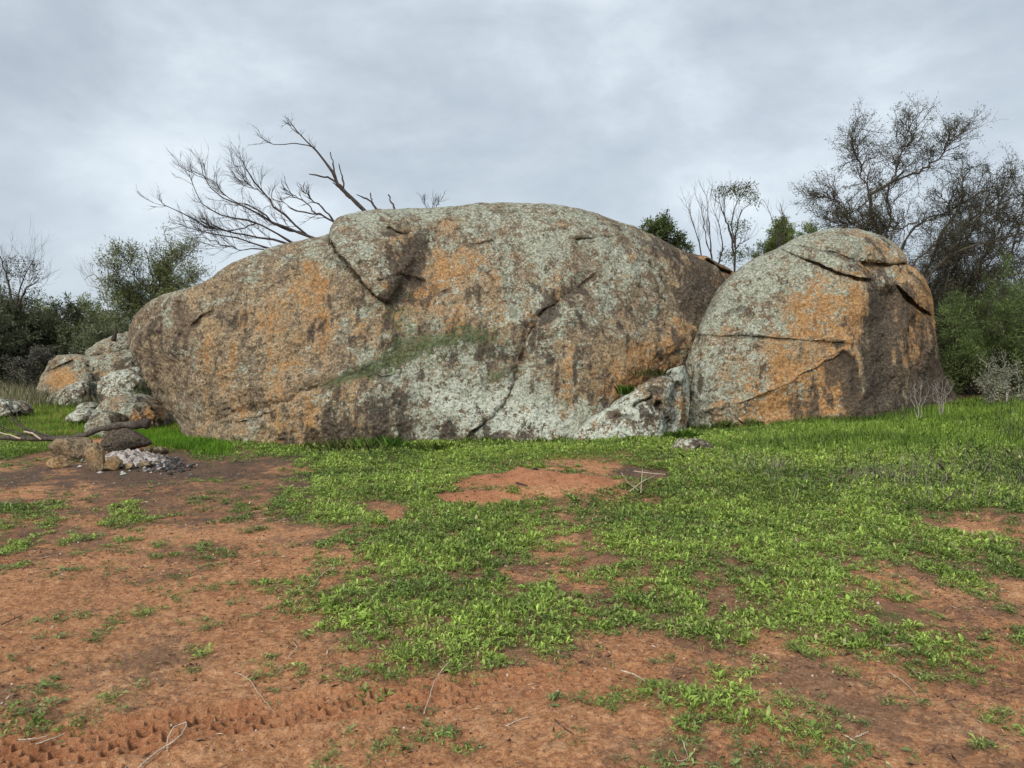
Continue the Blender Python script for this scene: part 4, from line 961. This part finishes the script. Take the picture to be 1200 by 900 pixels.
# ------------------------------------------------------------------ ground cover
def in_rock(x, y):
    """roughly inside one of the big boulders' footprints"""
    px, py = proj(x, y, base_h(x, y))
    m = (px > 215) & (px < 1120) & (y > np.interp(px, [215, 240, 400, 640, 720, 800, 920, 1020, 1120], [14.3, 13.9, 13.4, 13.4, 13.3, 14.6, 14.0, 14.2, 16.5])+.08)
    return m
def herbs():
    # low broad-leaved weeds in mats
    n = 185000
    y = np.sqrt(rng.uniform(2.4**2, 13.8**2, n)); x = rng.uniform(-.84, .84, n)*y
    c = cover_at(x, y)
    patch = .42*n2d(x, y, 1.6, 2, 61)+.55*n2d(x, y, 4.5, 3, 62)+.25*n2d(x, y, 14, 2, 63)
    keep = (c*1.12-.20+.07*(c < .4)+patch*(1.0+.3*(c < .5)) > rng.uniform(.12, .55, n)) & ~in_rock(x, y) & (mound_mask(x, y) < .35) & (burn_mask(x, y) < rng.uniform(.45, .95, n))
    thin = rng.random(n) < np.interp(y, [2.4, 5, 8, 14], [1, 1, .85, .8])
    keep &= thin
    x, y, c, patch = x[keep], y[keep], c[keep], patch[keep]
    z = terrain_fine(x, y); n = len(x)
    lush = np.clip(c+patch*.8, 0, 1.3)
    size = (.0145+.0125*lush)*np.exp(rng.normal(size=n)*.38).clip(.45, 2.3)*np.interp(y, [3, 13], [.95, 1.35])
    nl = 10
    az = (rng.random((n, 1))*6.28+np.arange(nl)[None]*2.4+rng.normal(size=(n, nl))*.3); el = rng.uniform(.05, 1.25, (n, nl))*(.35+.75*lush[:, None])
    d = np.stack([np.cos(az)*np.cos(el), np.sin(az)*np.cos(el), np.sin(el)], -1).reshape(-1, 3)
    p = np.repeat(np.stack([x, y, z], 1), nl, 0)+np.concatenate([rng.normal(size=(n*nl, 2))*.012, rng.random((n*nl, 1))*np.repeat(.004+.028*lush, nl)[:, None]], 1)
    Ls = np.repeat(size, nl)*rng.uniform(.6, 1.4, n*nl)
    # mostly horizontal leaf width
    s = np.stack([-np.sin(az), np.cos(az), rng.normal(size=az.shape)*.3], -1).reshape(-1, 3); s = unit(s); up = np.cross(d, s)
    W = Ls*rng.uniform(.17, .38, n*nl)
    mid = p+d*Ls[:, None]*.55+up*(Ls*.10)[:, None]; tip = p+d*Ls[:, None]; tip[:, 2] -= Ls*.15
    v = np.stack([p, mid+s*W[:, None]*.5, tip, mid-s*W[:, None]*.5], 1).reshape(-1, 3)
    f = np.arange(len(p)*4).reshape(-1, 4)
    hue = np.clip(.5+1.1*n2d(x, y, .9, 3, 71)+.5*n2d(x, y, 5, 2, 72)+rng.normal(size=n)*.18+.25*(lush-.7), 0, 1)[:, None]
    cc = np.array((.135, .205, .045))*(1-hue)+np.array((.30, .41, .08))*hue
    sparse = ss(lush, .75, .25)[:, None] if False else (1-ss(lush, .25, .7))[:, None]
    cc = cc*(1-sparse*.75)+np.array((.17, .20, .085))*sparse*.75
    cc = cc*(1+.15*rng.normal(size=(n, 1))).clip(.6, 1.5)
    cc = np.repeat(cc, nl, 0); old = rng.random(n*nl) < .07; cc[old] = np.array((.38, .33, .17))*rng.uniform(.5, 1.1, (old.sum(), 1))
    cc = cc*(1+.26*rng.normal(size=(n*nl, 1))).clip(.5, 1.7)
    tag(mesh_np('weeds', v, f, LEAF, np.repeat(cc, 4, 0)), 'low mats of broad-leaved green weeds on the red soil', 'weeds', kind='stuff')
    print('herb plants', n)
herbs()
def blades(name, x, y, H, Wd, c0, c1, label, lean=.35, mat=LEAF, hue_seed=81, jit=.2, cat='grass'):
    gs_ = P(811, 522, 11.35); ok = np.hypot((x-gs_[0])/.36, (y-gs_[1]+.12)/.42) > 1
    x, y, H, Wd = x[ok], y[ok], H[ok], Wd[ok]
    n = len(x); z = terrain(x, y); p = np.stack([x, y, z-.01], 1)
    az = rng.random(n)*6.283; ln = np.abs(rng.normal(size=n))*lean
    d = unit(np.stack([np.cos(az)*ln, np.sin(az)*ln, np.ones(n)], 1)); s = unit(np.stack([-np.sin(az+rng.normal(size=n)), np.cos(az), np.zeros(n)], 1))
    mid = p+d*(H*.5)[:, None]; d2 = unit(d+np.stack([np.cos(az), np.sin(az), -.3*np.ones(n)], 1)*ln[:, None]*.9); tip = mid+d2*(H*.5)[:, None]
    v = np.stack([p-s*Wd[:, None]*.5, p+s*Wd[:, None]*.5, mid+s*Wd[:, None]*.4, tip, mid-s*Wd[:, None]*.4], 1).reshape(-1, 3)
    f = np.arange(n*5).reshape(-1, 5)
    hue = np.clip(.5+.9*n2d(x, y, .8, 3, hue_seed)+rng.normal(size=n)*.25, 0, 1)[:, None]
    c = np.array(c0)*(1-hue)+np.array(c1)*hue; c = c*(1+jit*rng.normal(size=(n, 1))).clip(.5, 1.8)
    tag(mesh_np(name, v, f, mat, np.repeat(c, 5, 0)), label, cat, kind='stuff')
def grass():
    # band in front of the boulders
    n = 150000; y = rng.uniform(9.9, 17.5, n); x = rng.uniform(-5.2, 13.5, n)
    px, py = proj(x, y, base_h(x, y))
    lim = np.interp(px, [200, 330, 480, 620, 780, 860, 1000, 1200], [13.3, 12.6, 11.6, 10.7, 10.9, 10.9, 10.4, 10.3])
    k = (~in_rock(x, y)) & (y > lim+.8*n2d(x, y, .8, 3, 91)+rng.normal(size=n)*.25) & (mound_mask(x, y) < .3) & (px > 205) & (n2d(x, y, 2.5, 3, 92) > -.35) & (rng.random(n) < np.interp(y, [10, 13, 17.5], [1, 1, .6]))
    x, y = x[k], y[k]; px = px[k]
    tall = ss(px, 780, 1000)
    H = (.055+.085*tall+.03*n2d(x, y, 1.5, 2, 93))*rng.uniform(.6, 1.5, len(x)); H = np.maximum(H, .03)
    blades('grass', x, y, H, np.full(len(x), .0085), (.11, .19, .03), (.27, .40, .065), 'short fresh green grass along the foot of the boulders')
    # thin grass mixed through the weeds
    n = 90000; y = np.sqrt(rng.uniform(2.6**2, 11.5**2, n)); x = rng.uniform(-.84, .84, n)*y
    c = cover_at(x, y); k = (c+.9*n2d(x, y, 2.2, 3, 141) > rng.uniform(.45, 1.1, n)) & (mound_mask(x, y) < .3) & (burn_mask(x, y) < .4); x, y = x[k], y[k]
    blades('thin_grass', x, y, rng.uniform(.015, .06, len(x))*(1+.6*n2d(x, y, 1.3, 2, 142)), np.full(len(x), .0032), (.10, .15, .03), (.30, .33, .10), 'thin short grass mixed through the weeds', .8, jit=.35, hue_seed=143)
    q = rng.uniform(232, 1120, 26000); ye = np.interp(q, [215, 240, 400, 640, 720, 800, 920, 1020, 1120], [14.3, 13.9, 13.4, 13.4, 13.3, 14.6, 14.0, 14.2, 16.5])
    y = ye-np.abs(rng.normal(size=len(q)))*.16+.04; x = (q-600)/900*y
    k = n2d(x, y, 1.4, 3, 191) > -.12; x, y = x[k], y[k]
    blades('rough_grass', x, y, rng.uniform(.05, .2, len(x))*(1+.8*n2d(x, y, 1.1, 2, 192)), np.full(len(x), .007), (.06, .10, .02), (.24, .27, .08), 'taller uneven grass and straw against the feet of the boulders', .5, jit=.35)
    # left meadow round the heap of boulders
    n = 110000; y = 11.8+rng.random(n)**1.3*24; x = -rng.uniform(.36, 1.0, n)*y
    px, py = proj(x, y, base_h(x, y))
    k = (py < np.interp(px, [-300, 0, 60, 120, 190, 235], [548, 542, 528, 515, 517, 524])+8*n2d(x, y, 1, 2, 95)) & (burn_mask(x, y) < rng.uniform(.45, .8, n)) & ~((px > 238))
    x, y = x[k], y[k]
    H = rng.uniform(.05, .14, len(x))*np.interp(y, [12, 30], [.8, 1.6]); 
    blades('grass', x, y, H, np.interp(y, [12, 34], [.009, .02]), (.08, .15, .02), (.24, .36, .045), 'bright green grass around the heap of boulders at left', hue_seed=97)
    # the lush wedge beside the left end of the big boulder
    n = 9000; t = rng.random(n); px = 150+t*110+rng.normal(size=n)*9; py = 508+t*18+rng.normal(size=n)*5
    g = np.array([gp(a, b) for a, b in zip(px, py)]); x, y = g[:, 0], g[:, 1]
    k = ~in_rock(x, y); x, y = x[k], y[k]
    blades('grass', x, y, rng.uniform(.06, .17, len(x)), np.full(len(x), .009), (.07, .17, .012), (.20, .38, .03), 'lush grass strip under the overhang at the boulder left end', hue_seed=98)
    # dry pale grass at the far left under the bushes, and the dry tufts in the right-hand grass
    n = 12000; y = rng.uniform(22, 32, n); x = -rng.uniform(.5, .85, n)*y
    blades('dry_grass', x, y, rng.uniform(.2, .5, n), np.full(n, .014), (.14, .14, .08), (.36, .33, .20), 'pale dry tall grass in front of the far left bushes', mat=STRAW, cat='dry grass')
    X = []; Y = []
    for (a, b, m, r) in [(865,545,260,.25),(880,560,260,.3),(905,548,180,.2),(1010,560,260,.2),(1035,545,420,.28),(1060,565,420,.3),(1090,560,260,.2),(1125,555,260,.25),(1190,540,420,.3),(1185,570,320,.25),(1110,585,200,.25),(985,570,200,.3),(1150,530,140,.4),(930,525,120,.5),(1000,520,120,.5)]:
        q = at(a, b); m = int(m*.42); X.append(q[0]+rng.normal(size=m)*r*1.3); Y.append(q[1]+rng.normal(size=m)*r)
    x = np.concatenate(X); y = np.concatenate(Y)
    blades('dry_grass', x, y, rng.uniform(.06, .26, len(x)), np.full(len(x), .0036), (.16, .14, .11), (.46, .40, .32), 'wispy grey dry grass tufts standing in the right-hand grass', .45, STRAW, cat='dry grass')
grass()
def tuft(px, py, n, r, H, c0, c1, label, name='grass_tuft', yy=None):
    q = at(px, py); x = q[0]+rng.normal(size=n)*r; y = q[1]+rng.normal(size=n)*r*.6; z = np.full(n, q[2])
    if yy is not None: q = P(px, py, yy); x = q[0]+rng.normal(size=n)*r; y = q[1]+rng.normal(size=n)*r*.3; z = np.full(n, q[2])
    az = rng.random(n)*6.283; ln = np.abs(rng.normal(size=n))*.5; h = H*rng.uniform(.5, 1.3, n)
    p = np.stack([x, y, z-.02], 1); d = unit(np.stack([np.cos(az)*ln, np.sin(az)*ln-.1, np.ones(n)], 1)); s = unit(np.stack([-np.sin(az), np.cos(az), np.zeros(n)], 1))
    mid = p+d*(h*.5)[:, None]; tip = mid+unit(d+np.stack([np.cos(az), np.sin(az), -.5*np.ones(n)], 1)*.5)*(h*.5)[:, None]
    w_ = .0045
    v = np.stack([p-s*w_*.5, p+s*w_*.5, mid+s*w_*.4, tip, mid-s*w_*.4], 1).reshape(-1, 3)
    o = mesh_np(name, v, np.arange(n*5).reshape(-1, 5), LEAF, rcol(n, c0, c1, .2, 5)); tag(o, label, 'grass tuft')
tuft(425, 528, 520, .34, .24, (.18, .22, .06), (.38, .42, .16), 'largest straggly grass tuft at the foot of the big boulder, left of middle')
tuft(447, 528, 260, .16, .27, (.12, .26, .04), (.24, .44, .08), 'darker green grass tuft beside the straggly one at the boulder foot')
tuft(505, 528, 240, .18, .17, (.11, .18, .03), (.25, .34, .08), 'small grass tuft at the foot of the diagonal crack')
tuft(735, 462, 130, .07, .22, (.06, .14, .02), (.14, .28, .04), 'dark grass tuft growing in the seam above the wedge rock', yy=13.75)
tuft(765, 440, 150, .16, .16, (.12, .14, .04), (.30, .28, .12), 'dry grass tuft on the ledge between big boulder and wedge rock', yy=13.9)
tuft(796, 516, 260, .16, .2, (.09, .18, .03), (.20, .34, .05), 'grass tuft in the foot gap left of the right boulder')

# pale dead sprigs in front of the right boulder's dark foot
def sprig(px, pyb, pyt, dx, Y, label, mat=PALEBARK, n=5, group='dead sprigs before the right boulder'):
    b = P(px, pyb, Y); T = Tubes(); out = []
    for k in range(n):
        a = (k/(n-1)-.5) if n > 1 else 0
        s = limb(T, Pl([(px+a*3, pyb+4), (px+a*dx*.5, (pyb*1.2+pyt*.8)/2), (px+a*dx+random.uniform(-3, 3), pyt+abs(a)*14)], Y), .008, .003, 4, 8, .012)
        sprout(T, out, s, 5, .16, .003, 1, .3, (0, 0, .3), wig=.15, spread=(.3, .7), nch=(1, 2))
    o = T.build('dead_sprig', mat); tag(o, label, 'dead sprig', group)
sprig(1076, 486, 450, 26, 13.6, 'leaning white dead sprig before the dark foot of the right boulder', n=4)
sprig(1103, 482, 446, 22, 14.0, 'rightmost white dead sprig at the dark foot of the right boulder', n=5)
sprig(1060, 488, 456, 34, 13.7, 'thin brown dead sprig left of the leaning white one', DEADBARK, 5)
sprig(1186, 560, 470, 40, 11.2, 'tall dry brown weed at the right edge of the grass', DEADBARK, 6)
sprig(1087, 540, 500, 10, 12.0, 'single dark dry stem in the tall right-hand grass', DEADBARK, 2)
sprig(1050, 560, 512, 26, 11.4, 'thin dark dry weed among the grey grass tufts', DEADBARK, 4)
sprig(925, 560, 505, 30, 11.6, 'thin dry weed below the orange face of the right boulder', DEADBARK, 4)
sprig(876, 552, 515, 28, 11.8, 'grey dry weed in the grass right of the half-buried stone', DEADBARK, 5)

# litter: chips, dry leaves and twiglets
def litter():
    n = 60000; y = np.sqrt(rng.uniform(2.4**2, 11**2, n)); x = rng.uniform(-.8, .8, n)*y
    k = (n2d(x, y, 1.3, 3, 101)+.25*cover_at(x, y)+rng.normal(size=n)*.25 > .12); x, y = x[k], y[k]; n = len(x)
    p = np.stack([x, y, terrain_fine(x, y)+.003], 1); az = rng.random(n)*6.283
    d = unit(np.stack([np.cos(az), np.sin(az), rng.normal(size=n)*.18], 1)); L = .012+.05*rng.random(n)**3
    v, f = leaf_quads(p, d, L, np.where(rng.random(n) < .6, .003, .010), .08)
    pick = rng.random((n, 1)); c = np.where(pick < .5, np.array([[.05, .03, .022]]), np.where(pick < .8, np.array([[.20, .13, .085]]), np.array([[.48, .40, .29]])))
    tag(mesh_np('plant_litter', v, f, STRAW, np.repeat(c*rng.uniform(.6, 1.3, (n, 1)), 4, 0)), 'scattered dead leaf chips and twiglets on the soil', 'litter', kind='stuff')
litter()

def grit():
    n = 5200; y = np.sqrt(rng.uniform(2.4**2, 8**2, n)); x = rng.uniform(-.8, .8, n)*y
    r = .0025+.010*rng.random(n)**4
    base = np.array([(1,0,0),(-1,0,0),(0,1,0),(0,-1,0),(0,0,1),(0,0,-1)], float); bf = np.array([(0,2,4),(2,1,4),(1,3,4),(3,0,4),(2,0,5),(1,2,5),(3,1,5),(0,3,5)])
    v = base[None]*(r[:, None]*rng.uniform(.5, 1.5, (n, 3)))[:, None, :]*rng.uniform(.7, 1.2, (n, 6, 1))+np.stack([x, y, terrain_fine(x, y)+r*.2], 1)[:, None]
    f = (bf[None]+np.arange(n)[:, None, None]*6).reshape(-1, 3)
    t = rng.random((n, 1)); c = np.where(t < .6, np.array([[.30, .13, .06]]), np.where(t < .85, np.array([[.12, .06, .035]]), np.array([[.45, .36, .28]])))*rng.uniform(.6, 1.3, (n, 1))
    m = leaf_material('grit_grain', rough=.9, trans=0)
    tag(mesh_np('grit', v.reshape(-1, 3), f, m, np.repeat(c, 6, 0), smooth=False), 'loose grit and small pebbles on the red soil', 'grit', kind='stuff')
grit()
